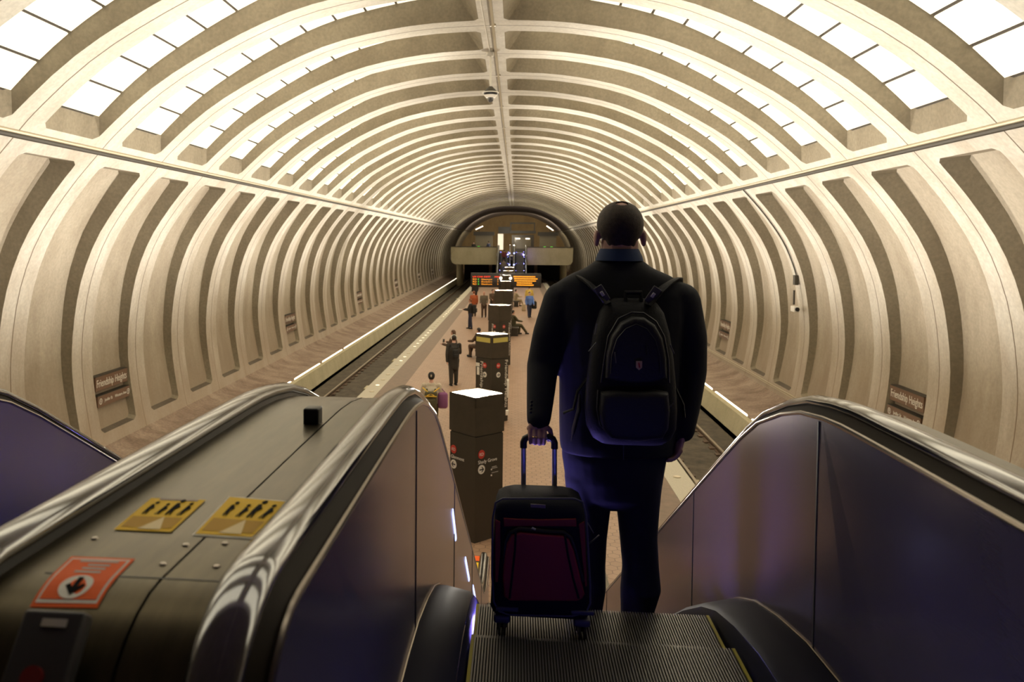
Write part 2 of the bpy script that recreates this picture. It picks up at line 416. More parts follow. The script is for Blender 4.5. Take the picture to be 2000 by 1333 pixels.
def coffer_side(mb, side, curve, L, s0, s1, depth, ins_a, ins_b, ks, face, back, wall, ns=16, draft=.09, corner=.16):
    """rows of recessed coffers between the ribs; side = -1 / +1"""
    S = [0.0, s0] + [s0+(s1-s0)*q for q in ([.012, .03] + [i/ns for i in range(1, ns)] + [.97, .988])] + [s1, L]
    A, Bk = 1, len(S)-2
    def P(s, y, d=0):
        p, n, t = on(curve, L, s); q = p + n*d
        return (side*q.x, y, q.y)
    for k in ks:
        ya, yb = RIB0+k*RIB, RIB0+(k+1)*RIB
        vs, fs, ms = [], [], []
        o0, o1 = ya+PH0*RIB, ya+PH1*RIB
        def inset(i):
            d = min(S[i]-s0, s1-S[i])
            if d >= corner: return 0
            q = 1-d/corner
            return corner*(1-math.sqrt(max(0, 1-q*q)))
        rows = []
        for i, s in enumerate(S):
            y0_, y1_ = (o0+inset(i), o1-inset(i)) if A <= i <= Bk else (o0+corner, o1-corner)
            rows.append((y0_, y1_))
        base = []
        for i, s in enumerate(S):
            y0_, y1_ = rows[i]
            base.append(len(vs)); vs += [P(s, ya), P(s, y0_), P(s, y1_), P(s, yb)]
        for i in range(len(S)-1):
            a, c = base[i], base[i+1]
            fs += [(a, a+1, c+1, c), (a+2, a+3, c+3, c+2)]; ms += [face, face]
            if i < A or i >= Bk: fs.append((a+1, a+2, c+2, c+1)); ms.append(face)
        # recess
        rb = []
        for i in range(A, Bk+1):
            q = (S[i]-s0)/(s1-s0); sb = s0+ins_a + (s1-ins_b-s0-ins_a)*q
            d = depth(q); y0_, y1_ = rows[i]
            rb.append(len(vs)); vs += [P(sb, y0_+draft, d), P(sb, y1_-draft, d)]
        for n_, i in enumerate(range(A, Bk)):
            a, c = base[i], base[i+1]; e, g = rb[n_], rb[n_+1]
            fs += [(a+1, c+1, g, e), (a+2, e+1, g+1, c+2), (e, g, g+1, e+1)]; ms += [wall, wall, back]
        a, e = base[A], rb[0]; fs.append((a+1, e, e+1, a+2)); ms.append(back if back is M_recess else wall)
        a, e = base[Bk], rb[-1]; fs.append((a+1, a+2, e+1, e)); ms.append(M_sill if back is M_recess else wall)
        o = len(mb.v); mb.v += vs
        mb.f += [tuple(x+o for x in f) for f in fs]; mb.m += [mb.mi(m) for m in ms]
def up_depth(q): return .64-.34*q
def lo_depth(q): return .42-.26*q
UA, UB = .30, UL-.28
LA, LB = .34, LL-.34
ceil = MB()
for sd in (-1, 1):
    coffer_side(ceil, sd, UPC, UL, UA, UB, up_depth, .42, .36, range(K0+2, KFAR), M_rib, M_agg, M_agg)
    pts = [on(UPC, UL, UL*i/24)[0] for i in range(25)]
    for (y0_, y1_) in ((RIB0+KFAR*RIB, RIB0+KEND*RIB), (-4.0, RIB0+(K0+2)*RIB)):
        vs = [(sd*p.x, y, p.y) for p in pts for y in (y0_, y1_)]
        ceil.add(vs, [(2*i, 2*i+1, 2*i+3, 2*i+2) for i in range(24)], M_smooth2 if y0_ > 0 else M_smooth)
ceil.build('ceiling', kind='structure')
for sd, nm in ((-1, 'wall_left'), (1, 'wall_right')):
    w = MB()
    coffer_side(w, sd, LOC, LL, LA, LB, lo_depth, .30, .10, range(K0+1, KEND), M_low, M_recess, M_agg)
    # cove-like base below the coffers, walkway, light trough and trackside parapet
    prof = [(10.33, -.5), (10.15, -.62), (9.7, -.72), (9.0, -.80), (8.36, -.84), (8.36, -.66), (8.30, -.62)]
    vs = [(sd*x, y, z) for x, z in prof for y in (-4, RIB0+KEND*RIB)]
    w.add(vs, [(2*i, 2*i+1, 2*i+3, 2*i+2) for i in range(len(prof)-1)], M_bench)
    prof = [(8.30, -.80), (8.12, -.80), (8.12, -.50), (7.92, -.50), (7.80, -1.15), (7.6, -1.15)]
    vs = [(sd*x, y, z) for x, z in prof for y in (-4, RIB0+KEND*RIB)]
    w.add(vs, [(2*i, 2*i+1, 2*i+3, 2*i+2) for i in range(len(prof)-1)], M_parapet)
    w.build(nm, kind='structure')
    # cornice ledge between wall and ceiling
    c = MB()
    for (x, z, r, m) in ((8.47, 6.985, .055, M_conduit_d), (8.42, 7.045, .035, M_conduit)):
        c.tube([(sd*x, -4, z), (sd*x, RIB0+KEND*RIB, z)], r, m, n=8)
    c.build('trim_%d' % (1 if sd < 0 else 2), kind='structure')
c = MB(); c.box((0, 58, 10.39), (.10, 124, .05), M_agg); c.build('trim_3', kind='structure')

# lit acoustic panels in the coffers
NP = 11
def panel(sd, k, j, mb):
    a, b = UA+.42+.03, UB-.36-.03; w = (b-a)/NP
    s0, s1 = b-w*(j+1)+.032, b-w*j-.032                # j = 0 next to the ledge
    y0_, y1_ = RIB0+(k+PH0)*RIB+.11, RIB0+(k+PH1)*RIB-.11
    vs = []
    for s in (s0, (s0+s1)/2, s1):
        q = (s-a)/(b-a); p, n, t = on(UPC, UL, s)
        for d in (up_depth(q)-.035, up_depth(q)-.008):
            e = p+n*d
            vs += [(sd*e.x, y0_, e.y), (sd*e.x, y1_, e.y)]
    fs = []
    for i in (0, 4):
        fs += [(i, i+1, i+5, i+4), (i+2, i+6, i+7, i+3), (i, i+4, i+6, i+2), (i+1, i+3, i+7, i+5)]
    fs += [(0, 2, 3, 1), (8, 9, 11, 10)]
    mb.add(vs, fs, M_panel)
far = MB()
for sd in (-1, 1):
    where = 'on the empty escalator\'s side' if sd < 0 else 'on the suited man\'s side'
    for k in range(-4, KFAR):
        for j in range(NP):
            if -1 <= k <= 7:
                b = MB(); panel(sd, k, j, b)
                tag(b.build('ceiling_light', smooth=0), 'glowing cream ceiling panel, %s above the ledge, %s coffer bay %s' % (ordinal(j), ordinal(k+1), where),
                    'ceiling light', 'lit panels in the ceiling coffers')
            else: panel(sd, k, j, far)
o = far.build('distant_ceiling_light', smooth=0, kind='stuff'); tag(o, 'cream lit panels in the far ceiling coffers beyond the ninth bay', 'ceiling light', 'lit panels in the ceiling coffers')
g = MB()        # dark backing seen in the gaps
for sd in (-1, 1):
    for k in range(-4, 14):
        a, b = UA+.42, UB-.36; vs = []
        y0_, y1_ = RIB0+(k+PH0)*RIB+.10, RIB0+(k+PH1)*RIB-.10
        for i in range(17):
            s = a+(b-a)*i/16; p, n, t = on(UPC, UL, s); e = p+n*(up_depth(i/16)-.006)
            vs += [(sd*e.x, y0_, e.y), (sd*e.x, y1_, e.y)]
        g.add(vs, [(2*i, 2*i+1, 2*i+3, 2*i+2) for i in range(16)], M_gap)
g.build('trim_4', kind='structure', smooth=0)

# floor: platform, granite edge, track bed
PE = 4.45
YB, YF = 8.0, 150.0
f = MB()
f.add([(-3.2, YB, 0), (3.2, YB, 0), (3.2, 100, 0), (-3.2, 100, 0)], [(0, 1, 2, 3)], M_tiles)
for sd in (-1, 1):
    f.box((sd*3.56, (YB+100)/2, -.1), (.72, 100-YB, .2), M_dark_paver)
    f.box((sd*(3.92+PE)/2, (YB+100)/2, -.1), (PE-3.92, 100-YB, .204), M_granite)
    f.box((sd*(PE-.12), (YB+100)/2, -.65), (.1, 100-YB, 1.0), M_ballast)
f.box((0, (YB+100)/2, -.21), (8.6, 100-YB, .02), M_ballast)
f.build('floor', kind='structure', smooth=0)
t = MB()
t.box((0, 70, -1.25), (15.6, 160, .2), M_ballast)
t.build('floor_trackbed', kind='structure', smooth=0)
for sd, wh in ((-1, 'beyond the platform side where people queue'), (1, 'on the suited man\'s far side')):
    tr = thing('railway_track', 'dark railway track with worn steel rails '+wh, 'railway track', (sd*6.0, 0, -1.15), 'tracks beside the island platform')
    for x in (sd*6.0-.72, sd*6.0+.72):
        r = MB(); r.box((x, 70, -1.015), (.075, 158, .05), M_steel); r.box((x, 70, -1.09), (.03, 158, .1), M_rust); r.box((x, 70, -1.14), (.14, 158, .02), M_rust)
        r.build('running_rail', tr, smooth=0)
    r = MB(); r.box((sd*4.85, 70, -.86), (.26, 150, .05), M_rust); r.box((sd*4.93, 70, -1.0), (.07, 150, .24), M_rust)
    r.build('third_rail_cover', tr, smooth=0)
    r = MB()
    for i in range(150):
        y = 9+i*.76
        r.box((sd*6.0-.72, y, -1.13), (.36, .22, .05), M_rust); r.box((sd*6.0+.72, y, -1.13), (.36, .22, .05), M_rust)
    o = r.build('rail_fastener', tr, smooth=0, kind='stuff')
    d = MB()
    for i in range(26):
        y = 22+i*2.9+random.uniform(-1, 1); x = sd*(5.25+random.uniform(-.2, .3))
        d.box((x, y, -1.12), (.35, .7+random.random()*.6, .05), M_parapet, Matrix.Identity(4))
    d.build('drain_cover', tr, smooth=0, kind='stuff')

# round lights set in the granite edge
lit = {0, 5, 6, 9, 10, 11, 12, 13, 14, 15, 24}
n_l = 0
for i in range(40):
    y = 27.9+(i-4)*1.165+(0 if i < 25 else .3)
    b = MB(); b.cyl((-4.15, y, .003), .085, .012, M_conduit, 16)
    o = b.build('platform_edge_light'); tag(o, 'round light set in the granite platform edge, %s along from the escalator foot' % ordinal(i), 'platform light', 'round lights in the platform edge')
    b = MB(); b.cyl((-4.15, y, .012), .068, .008, M_edge_on if (i-4) in lit or i > 25 else M_edge_off, 16); b.build('lens', o)
for i in range(8):
    y = 15.1+i*1.35
    b = MB(); b.cyl((4.18, y, .003), .085, .012, M_conduit, 16)
    o = b.build('platform_edge_light'); tag(o, 'dim round light in the granite edge past the suited man, %s from the escalator foot' % ordinal(i), 'platform light', 'round lights in the platform edge')
    b = MB(); b.cyl((4.18, y, .012), .068, .008, M_edge_off, 16); b.build('lens', o)

# fluorescent tubes in the trough behind each parapet
for sd, wh in ((-1, 'parapet across the track from the queue'), (1, 'parapet past the suited man')):
    for i in range(28):
        y0_ = 12.9+i*4.75
        if y0_ > 120: break
        a, b_ = (y0_, y0_+4.0) if i < 7 else (y0_-.3, y0_+4.3)
        tr = thing('fluorescent_tube_light', 'fluorescent tube behind the %s, %s from the escalator' % (wh, ordinal(i)), 'tube light',
                   (sd*8.21, y0_, -.6), 'tube lights in the trackside trough')
        m = MB(); m.tube([(sd*8.21, a, -.555), (sd*8.21, b_, -.555)], .052, M_tube, n=10); m.build('tube', tr)
        m = MB(); m.box((sd*8.21, (a+b_)/2, -.68), (.16, b_-a+.08, .12), M_black); m.build('housing', tr, smooth=0)

# station name signs set into the wall coffers
def wall_sign(sd, k, nth):
    ya, yb = RIB0+(k+PH0)*RIB+.10, RIB0+(k+PH1)*RIB-.10
    yc = (ya+yb)/2; w = yb-ya-.02
    nm = 'brown station name sign in a wall coffer, %s along the wall %s' % (ordinal(nth), 'across the queue track' if sd < 0 else 'past the suited man')
    t = thing('station_sign', nm, 'sign', (sd*10.6, yc, .85), 'station name signs on the walls')
    def board(name, z0, z1, d):
        s_ = MB(); p0 = [p for p in LOC if p.y <= z1][0]; xx = p0.x+.02
        s_.box((sd*(xx+.15), yc, (z0+z1)/2), (.34, w, z1-z0), M_signbrown)
        s_.box((sd*(xx+.15), yc, z1+.005), (.345, w+.005, .012), M_signdark)
        return s_, xx-.02
    s_, x1 = board('name_board', .95, 1.34, .3); nb = s_.build('name_board', t, smooth=0)
    R = Matrix(((0, 0, 1), (1, 0, 0), (0, 1, 0))).to_4x4() if sd < 0 else Matrix(((0, 0, -1), (-1, 0, 0), (0, 1, 0))).to_4x4()
    l = MB(); l.text('Friendship Heights', .30, M_white, Matrix.Translation((sd*(x1-.003), yc, 1.05)) @ R, 'CENTER', .004, w*.93); l.build('lettering', nb, smooth=0)
    s_, x2 = board('direction_board', .52, .82, .3); db = s_.build('direction_board', t, smooth=0)
    l = MB()
    l.text('Jenifer St', .12, M_white, Matrix.Translation((sd*(x2-.003), yc-sd*-1*w*-.5 if False else yc+sd*w*.30, .63)) @ R, 'LEFT' if sd < 0 else 'LEFT', .004)
    l.text('Western Ave', .12, M_white, Matrix.Translation((sd*(x2-.003), yc-sd*w*.02, .63)) @ R, 'LEFT', .004)
    for yy in (yc+sd*w*.42, yc-sd*w*.45):
        ring = [(math.cos(a*2*PI/20), math.sin(a*2*PI/20)) for a in range(20)]
        vs = [(r*x, r*y, 0) for r in (.085, .062) for x, y in ring]
        l.add(vs, [(i, (i+1) % 20, 20+(i+1) % 20, 20+i) for i in range(20)], M_white, Matrix.Translation((sd*(x2-.008), yy, .67)) @ R)
        l.poly([(-.01, -.05), (.01, -.05), (.01, .0), (.035, .0), (0, .05), (-.035, .0), (-.01, .0)], .004, M_white, Matrix.Translation((sd*(x2-.008), yy, .67)) @ R)
    l.build('lettering', db, smooth=0)
for n_, k in enumerate((2, 8, 14, 20, 26, 31)): wall_sign(-1, k, n_)
for n_, k in enumerate((2, 8, 14, 20)): wall_sign(1, k, n_)

# crown conduit, dome camera, wall camera, cables
m = MB(); m.tube([(.03, -3, 10.36), (.03, 120, 10.36)], .035, M_conduit, n=8)
for i in range(20): m.box((.03, 8+i*6, 10.375), (.14, .08, .05), M_conduit)
tag(m.build('ceiling_conduit'), 'brass coloured conduit pipe running along the crown of the vault', 'conduit')
t = thing('dome_camera', 'dome security camera hanging on a white pole from the vault crown', 'security camera', (-.11, 22.7, 10.3))
m = MB(); m.box((-.12, 22.7, 10.29), (.20, .2, .12), M_white, bev=.03); m.build('junction_box', t)
m = MB(); m.tube([(-.2, 12, 10.37), (-.18, 18, 10.34), (-.13, 22.6, 10.33)], .014, M_white, n=6); m.build('cable', t)
m = MB(); m.tube([(-.11, 22.7, 10.3), (-.105, 22.7, 9.42)], .028, M_white, n=10); m.build('pole', t)
m = MB(); m.cyl((-.10, 22.7, 9.30), .15, .10, M_conduit_d, 24, r2=.05); m.cyl((-.10, 22.7, 9.24), .20, .06, M_conduit_d, 24, r2=.15); m.build('housing', t)
m = MB(); m.cyl((-.10, 22.7, 9.22), .225, .025, M_white, 28); m.cyl((-.10, 22.7, 9.16), .17, .06, M_black, 28, r2=.2); m.cyl((-.10, 22.7, 9.09), .13, .07, M_white, 28, r2=.19); m.build('shroud', t)
m = MB(); m.ell((-.10, 22.7, 9.06), (.085, .085, .10), mat('smoked_dome', (.04, .04, .045), .08, spec=1), 20); m.build('dome', t)
t = thing('wall_camera', 'small box camera on the wall rib with dark conduit above it', 'security camera', (10.2, 29.2, 3.9))
def wallpt(s, y, d, sd=1):
    p, n, tt = on(LOC, LL, s); q = p-n*d; return (sd*q.x, y, q.y)
yw = RIB0+5*RIB+.05
pts = [wallpt(.05+i*.28, yw, .035) for i in range(14)]
m = MB(); m.tube(pts, .022, M_conduit_d, n=6); m.build('conduit', t)
m = MB(); m.box(wallpt(3.75, yw, .09), (.12, .2, .34), M_conduit_d); m.build('junction_box', t, smooth=0)
m = MB(); m.box(wallpt(4.35, yw, .25), (.05, .07, .5), M_conduit_d); m.build('bracket', t, smooth=0)
m = MB(); m.box(wallpt(4.75, yw-.1, .3), (.17, .42, .2), M_white, bev=.03); m.cyl((0, 0, 0), .07, .08, M_black, 16, M=Matrix.Translation(Vector(wallpt(4.75, yw-.3, .3))) @ Matrix.Rotation(PI/2, 4, 'X')); m.build('camera_body', t)
for z, r in ((-.20, .02), (-.27, .015)):
    m = MB(); m.tube([(10.25, 10+i*3, z+.012*math.sin(i*1.7)) for i in range(36)], r, M_conduit, n=6)
    tag(m.build('wall_cable'), ('upper' if z > -.25 else 'lower')+' bright cable running along the foot of the wall past the suited man', 'cable', 'cables along the wall foot')

# ================================================================== pylons
def pylon(y, first=False, nth=0):
    lab = ('brown square light pylon with line directory, standing at the escalator foot' if first else 'brown light pylon with lamp top and upright station name, %s behind the directory pylon' % ordinal(nth-1))
    t = thing('light_pylon', lab, 'pylon', (0, y, 0), 'light pylons down the platform centre')
    h = .475; S = Matrix.Translation((0, y, 0)) @ Matrix.Rotation(PI/4, 4, 'Z'); a = h*2/1.4142
    m = MB(); m.box((0, 0, .9), (a*.965, a*.965, 1.8), M_bronze2, S); m.box((0, 0, 1.81), (a*.93, a*.93, .03), M_signdark, S)
    m.build('lower_body', t, smooth=0)
    m = MB(); z1, z2 = 1.825, 2.46; w = a/2; th = .03
    m.box((0, 0, (z1+z2-.15)/2), (a, a, z2-.15-z1), M_bronze, S)
    for dx, dy in ((1, 0), (-1, 0), (0, 1), (0, -1)):
        m.box((dx*(w-th/2), dy*(w-th/2), (z2-.16+z2+.02)/2), (th if dx else a, th if dy else a, .18), M_bronze, S)
    m.build('upper_casing', t, smooth=0)
    m = MB(); m.box((0, 0, 2.355), (a*.80, a*.80, .09), M_lamp, S); m.build('lamp', t, smooth=0)
    e = w*.965+.002
    def face(q):          # q=-1: face turned to the lower-left platform side, +1: the other front face
        ang = -PI/4 if q < 0 else PI/4
        return Matrix.Translation((0, y, 0)) @ Matrix.Rotation(ang, 4, 'Z') @ Matrix.Translation((0, -e, 0)) @ Matrix.Rotation(PI/2, 4, 'X')
    for q, name, arrow in ((-1, 'Glenmont', -1), (1, 'Shady Grove', 1)):
        Fm = face(q); l = MB()
        x0 = -.30 if q < 0 else -.26
        z0 = 1.36 if first else 1.47
        def T(x, z, k=0): return Fm @ Matrix.Translation((x, z, .001+k))
        if not first: x0 = -.02 if q < 0 else -.14
        disc = [(.075*math.cos(i*2*PI/28), .075*math.sin(i*2*PI/28)) for i in range(28)]
        l.poly(disc, .006, M_red, T(x0+.075, z0+.14)); l.text('RD', .075, M_white, T(x0+.075, z0+.115, .007), 'CENTER', .001)
        if first: l.text(name, .085, M_white, T(x0, z0-.02), 'LEFT', .002)
        l.poly([(p[0]*1.03, p[1]*1.03) for p in disc], .006, M_white, T(x0+.078, z0-.12))
        A = [(.052*arrow, 0), (.012*arrow, .045), (-.006*arrow, .045), (.022*arrow, .010), (-.05*arrow, .010), (-.05*arrow, -.010), (.022*arrow, -.010), (-.006*arrow, -.045), (.012*arrow, -.045)]
        if arrow < 0: A = A[::-1]
        l.poly(A, .004, M_black, T(x0+.078, z0-.12, .007))
        if first and q > 0:
            for i, (zz, ww) in enumerate(((1.29, .11), (1.265, .13), (1.19, .15))): l.box((0, 0, 0), (ww, .012, .004), M_grey, T(.06+ww/2, zz-.05))
            for zz in (1.20, 1.10): l.poly([(p[0]*.2, p[1]*.2) for p in disc], .005, M_white, T(.05, zz))
        l.build('directory_lettering', t, smooth=0)
        if not first:
            l = MB(); Tm = Fm @ Matrix.Translation(((-.12 if q < 0 else .20), 1.76 if q > 0 else 1.72, .002)) @ Matrix.Rotation(-PI/2, 4, 'Z')
            l.text('Friendship Heights', .155, M_white, Tm, 'LEFT', .002, 1.35); l.build('name_lettering', t, smooth=0)
            if q < 0 and nth == 1:
                l = MB(); l.box((0, 0, 0), (.15, .10, .008), M_white, T(-.24, 1.60)); l.box((0, 0, 0), (.10, .22, .008), M_white, T(-.22, 1.42)); l.build('notice', t, smooth=0)
    if nth == 1:
        l = MB()
        for q in (-1, 1):
            l.box((0, 0, 0), (.56, .13, .012), mat('pale_yellow_band%d' % q, (.50, .42, .10), .5), Matrix.Translation((0, y, 0)) @ Matrix.Rotation(q*PI/4, 4, 'Z') @ Matrix.Translation((0, -w-.008, 2.33)) @ Matrix.Rotation(PI/2, 4, 'X'))
        l.build('yellow_band', t, smooth=0, label='pale yellow band under the lamp')
    return t
PY = [13.9, 22.9, 33.3, 43.3, 53.2, 62.6, 72.0, 81.5]
for i, y in enumerate(PY):
    pylon(y, i == 0, i)
m = MB(); m.box((.46, 22.5, 1.0), (.05, .30, .48), M_white, bev=.01)
tag(m.build('notice_case'), 'narrow white notice case on the flank of the second light pylon', 'notice case')
m = MB(); m.box((.45, 22.0, .42), (.08, .08, .14), M_white, bev=.01)
tag(m.build('call_box'), 'tiny white call box low on the flank of the second light pylon', 'call box')

# arrival boards across the fifth pylon
t = thing('arrivals_board', 'dark double arrivals board with amber and red dot text across the fifth pylon', 'arrivals board', (0, 52.4, 2.9))
m = MB(); m.box((0, 52.5, 2.98), (4.5, .3, .10), M_pidbox); m.build('mounting_arm', t, smooth=0)
def led(l, x, z, w, h, m_, seed):
    rr = random.Random(seed); q = 0
    while q < w-.02:
        g_ = min(rr.choice((.05, .08, .11)), w-q); l.box((x+q+g_/2, 52.315, z), (g_*.85, .012, h), m_); q += g_+.006
for xc, kind_ in ((-1.28, 0), (1.30, 1)):
    m = MB(); m.box((xc, 52.5, 2.53), (1.95, .34, .84), M_pidbox, bev=.02); c_ = m.build('display_case', t, smooth=30)
    l = MB(); Tt = lambda x, z: Matrix.Translation((x, 52.322, z)) @ Matrix.Rotation(PI/2, 4, 'X')
    if kind_ == 0:
        x0 = xc-.86
        l.text('LN CAR DEST', .125, M_led_r, Tt(x0, 2.75), 'LEFT', .004, 1.15); l.text('MIN', .125, M_led_r, Tt(x0+1.42, 2.75), 'LEFT', .004, .30)
        for i, (dst, mn) in enumerate((('Glenmont', '3'), ('ShadyGrv', '7'), ('Glenmont', '9'))):
            z = 2.58-i*.155
            l.text('RD', .13, M_led_o, Tt(x0, z), 'LEFT', .006, .25); l.text('8', .13, M_led_g, Tt(x0+.35, z), 'LEFT', .006); l.text(dst, .13, M_led_o, Tt(x0+.56, z), 'LEFT', .006, .70)
            l.text(mn, .13, M_led_o, Tt(x0+1.60, z), 'LEFT', .006)
    else:
        for i, (o_, w) in enumerate(((.0, 1.42), (.04, 1.5), (.06, 1.38), (.22, .98), (.20, 1.10))): led(l, xc-.80+o_, 2.82-i*.135, w, .075, M_led_o, i)
    l.build('dot_lettering', c_, smooth=0)
for xc in (-.31, .31):
    m = MB(); m.ell((xc, 52.2, 2.72), (.09, .07, .09), M_tube, 14)
    tag(m.build('spot_lamp'), 'small round lamp beside the arrivals board, %s the pylon corner' % ('before' if xc < 0 else 'past'), 'lamp', 'round lamps at the arrivals board')

# ================================================================== far end: mezzanine, tunnel, end wall
YE = RIB0+KEND*RIB
m = MB(); m.add([(-12, YE-.1, -2), (12, YE-.1, -2), (12, YE-.1, 12), (-12, YE-.1, 12)], [(0, 1, 2, 3)], M_tan); m.build('wall_far', kind='structure', smooth=0)
m = MB(); m.box((0, 130, .6), (15.2, .4, 3.5), M_void); m.build('wall_tunnel', kind='structure', smooth=0)  # black slab stands in for the unlit tunnel openings
m = MB()
rim = []
for x, z in ((-7.35, 2.65), (-7.2, 2.35), (-6.85, 2.2), (6.95, 2.2), (7.35, 2.35), (7.55, 2.65), (7.6, 4.35), (-7.4, 4.35)): rim.append((x, z))
for (x0, x1) in ((-7.4, -1.75), (2.0, 7.6)):
    m = MB()
    pts = [p for p in rim if x0-.01 <= p[0] <= x1+.01]
    pts = ([(x1, 2.2), (x1, 4.35), (-7.4, 4.35), (-7.35, 2.65), (-7.2, 2.35), (-6.85, 2.2)] if x0 < 0 else [(x0, 2.2), (6.95, 2.2), (7.35, 2.35), (7.55, 2.65), (7.6, 4.35), (x0, 4.35)])
    m.poly(pts, .35, M_parapet, Matrix.Translation((0, 100.2, 0)) @ Matrix.Rotation(PI/2, 4, 'X'))
    m.box(((x0+x1)/2, 100.05, 4.38), (x1-x0, .5, .08), M_signdark)
    tag(m.build('mezzanine_parapet', smooth=20), 'pale concrete mezzanine parapet with rounded end, %s the far escalators' % ('on the queue side of' if x0 < 0 else 'past the empty side of'), 'parapet', 'parapets of the far mezzanine')
m = MB(); m.box((0, 113.85, 3.0), (15.0, 27.3, .5), M_smooth); m.build('floor_mezzanine', kind='structure', smooth=0)
for sd in (-1, 1):
    m = MB(); m.cyl((sd*7.0+(.1 if sd > 0 else -.1), 112, -1.2), .45, 4.0, M_parapet, 20)
    tag(m.build('mezzanine_pier'), 'pale rounded pier under the mezzanine on the %s side' % ('queue track' if sd < 0 else 'other track'), 'pier', 'piers under the mezzanine')
M_doorlit = emit('lit_doorway', (1.0, .88, .68), .75)
# station kiosk, gates and lamps up there
k = thing('manager_kiosk', 'glazed attendant kiosk under a dark canopy on the mezzanine', 'kiosk', (1.5, 112, 3.25))
m = MB(); m.box((1.55, 112, 4.6), (3.0, 2.4, 2.7), M_bronze); m.build('cabin', k, smooth=0)
m = MB(); m.box((1.55, 110.75, 4.85), (2.2, .06, 1.5), mat('kiosk_glass', (.16, .13, .08), .15)); m.build('window_pane', k, smooth=0)
m = MB()
for x in (.9, 2.2): m.box((x, 110.70, 5.45), (.55, .06, .14), M_tube)
m.build('ceiling_lamp', k, smooth=0)
m = MB(); m.box((1.5, 112, 6.35), (3.6, 3.4, .35), M_signdark)
for x in (-.1, 3.1): m.box((x, 110.5, 7.0), (.14, .14, 1.2), M_signdark)
m.box((1.5, 110.5, 7.55), (3.4, .2, .2), M_signdark); m.box((-1.0, 111, 6.6), (1.6, 1, .9), M_signdark); m.build('canopy', k, smooth=0)
for x, w, lab in ((-3.7, 2.3, 'grey ticket machine cabinet on the mezzanine behind the standing passenger'), (4.9, 2.2, 'grey cabinet on the mezzanine beside the green gate lights'), ):
    c_ = MB(); c_.box((x, 110, 4.55), (w, .9, 2.6), mat('cabinet_grey%d' % int(x), (.17, .14, .09), .5)); c_.box((x, 110, 6.1), (w+.5, 1.6, .5), M_signdark)
    tag(c_.build('ticket_cabinet', smooth=0), lab, 'ticket machine', 'cabinets on the mezzanine')
m = MB(); m.box((-1.5, 112, 5.0), (.75, .1, 2.2), M_doorlit); tag(m.build('lit_doorway_panel', smooth=0), 'tall bright panel beside the kiosk on the mezzanine', 'lit panel')
for x, r, lab in ((-4.4, -.45, 'slanting lamp bar above the ticket cabinet on the mezzanine'), (5.2, .6, 'slanting lamp bar above the cabinet beside the gates')):
    t = thing('lamp_bar', lab, 'lamp', (x, 111, 6.9), 'lamp bars on the mezzanine')
    m = MB(); m.box((x, 111, 6.9), (1.1, .1, .12), M_tube, Matrix.Translation((x, 111, 6.9)) @ Matrix.Rotation(-r*-1 if False else -(-r), 4, 'Y') @ Matrix.Translation((-x, -111, -6.9))); m.build('tube', t, smooth=0)
    m = MB(); m.tube([(x, 111, 6.85), (x, 111, 3.2)], .05, M_signdark, n=8); m.build('post', t)
for x in (-4.2, 4.3, 5.2):
    t = thing('fare_gate', 'low fare gate with a green light on the mezzanine, %s' % {-4.2: 'by the dark standing passenger', 4.3: 'by the kiosk', 5.2: 'by the grey cabinet'}[x], 'fare gate', (x, 106, 3.25), 'fare gates on the mezzanine')
    m = MB(); m.box((x, 106, 3.8), (.35, 1.6, 1.1), M_bronze, bev=.03); m.build('cabinet', t)
    m = MB(); m.box((x, 105.18, 4.36), (.30, .05, .13), M_led_g); m.build('green_light', t, smooth=0)
for sd in (-1, 1):
    c_ = MB(); c_.box((0, 129.6, .7), (.5, .12, 3.2), M_bench, Matrix.Translation((sd*3.6+.2, 0, 0)))
    tag(c_.build('tunnel_poster', smooth=0), 'dim brown poster panel under the mezzanine by the %s track' % ('queue' if sd < 0 else 'other'), 'poster', 'posters under the mezzanine')
# ================================================================== ESCALATORS
NY, NZ, NR = 1.17, 4.392, .24
RAIL = [(NY+NR*math.cos(a), NZ+NR*math.sin(a)) for a in [math.radians(270-i*12) for i in range(16)]]
RAIL += [(1.4, 4.632), (1.7, 4.632), (2.0, 4.632), (2.3, 4.631), (2.45, 4.629), (2.6, 4.620), (2.8, 4.596), (3.0, 4.547), (3.28, 4.452), (3.5, 4.342), (3.77, 4.188), (4.22, 3.929)]
RAIL += [(4.22+i*.5, 3.929-.5774*i*.5) for i in range(1, 9)] + [(8.6, 1.40), (9.0, 1.185), (9.3, 1.06), (9.6, .985), (9.9, .955), (10.3, .95)]
RAIL += [(10.6+NR*math.cos(a), .95-NR+NR*math.sin(a)) for a in [math.radians(90-i*15) for i in range(13)]]
def offset2(path, d):
    out = []
    for i, p in enumerate(path):
        a, b = path[max(i-1, 0)], path[min(i+1, len(path)-1)]
        t = Vector((b[0]-a[0], b[1]-a[1])).normalized(); n = Vector((t.y, -t.x))
        out.append((p[0]+n.x*d, p[1]+n.y*d))
    return out
ZS = [(.93, 3.80), (2.4, 3.80), (2.66, 3.785), (2.95, 3.735), (3.22, 3.668), (3.46, 3.575), (3.83, 3.385), (4.24, 3.15), (8.4, .75), (8.9, .48), (9.3, .30), (9.6, .20), (9.9, .15), (10.84, .15)]
DECKP = offset2(RAIL, .045)
def deckz(y):
    if y < NY: return NZ+math.sqrt(max(0, (NR-.045)**2-(NY-y)**2))
    return lerp_at([p for p in RAIL[15:37]], y)-.045
def deck_hit(px, py):
    z = 4.58
    for _ in range(30):
        p = atz(px, py, z); z = .5*z+.5*deckz(p.y)
    return atz(px, py, z)
STEP_D = .38
def step_z(k):
    if k <= 0: return 3.682
    return {1: 3.622, 2: 3.42, 3: 3.22}.get(k) or max(.02, 3.22-.2194*(k-3))
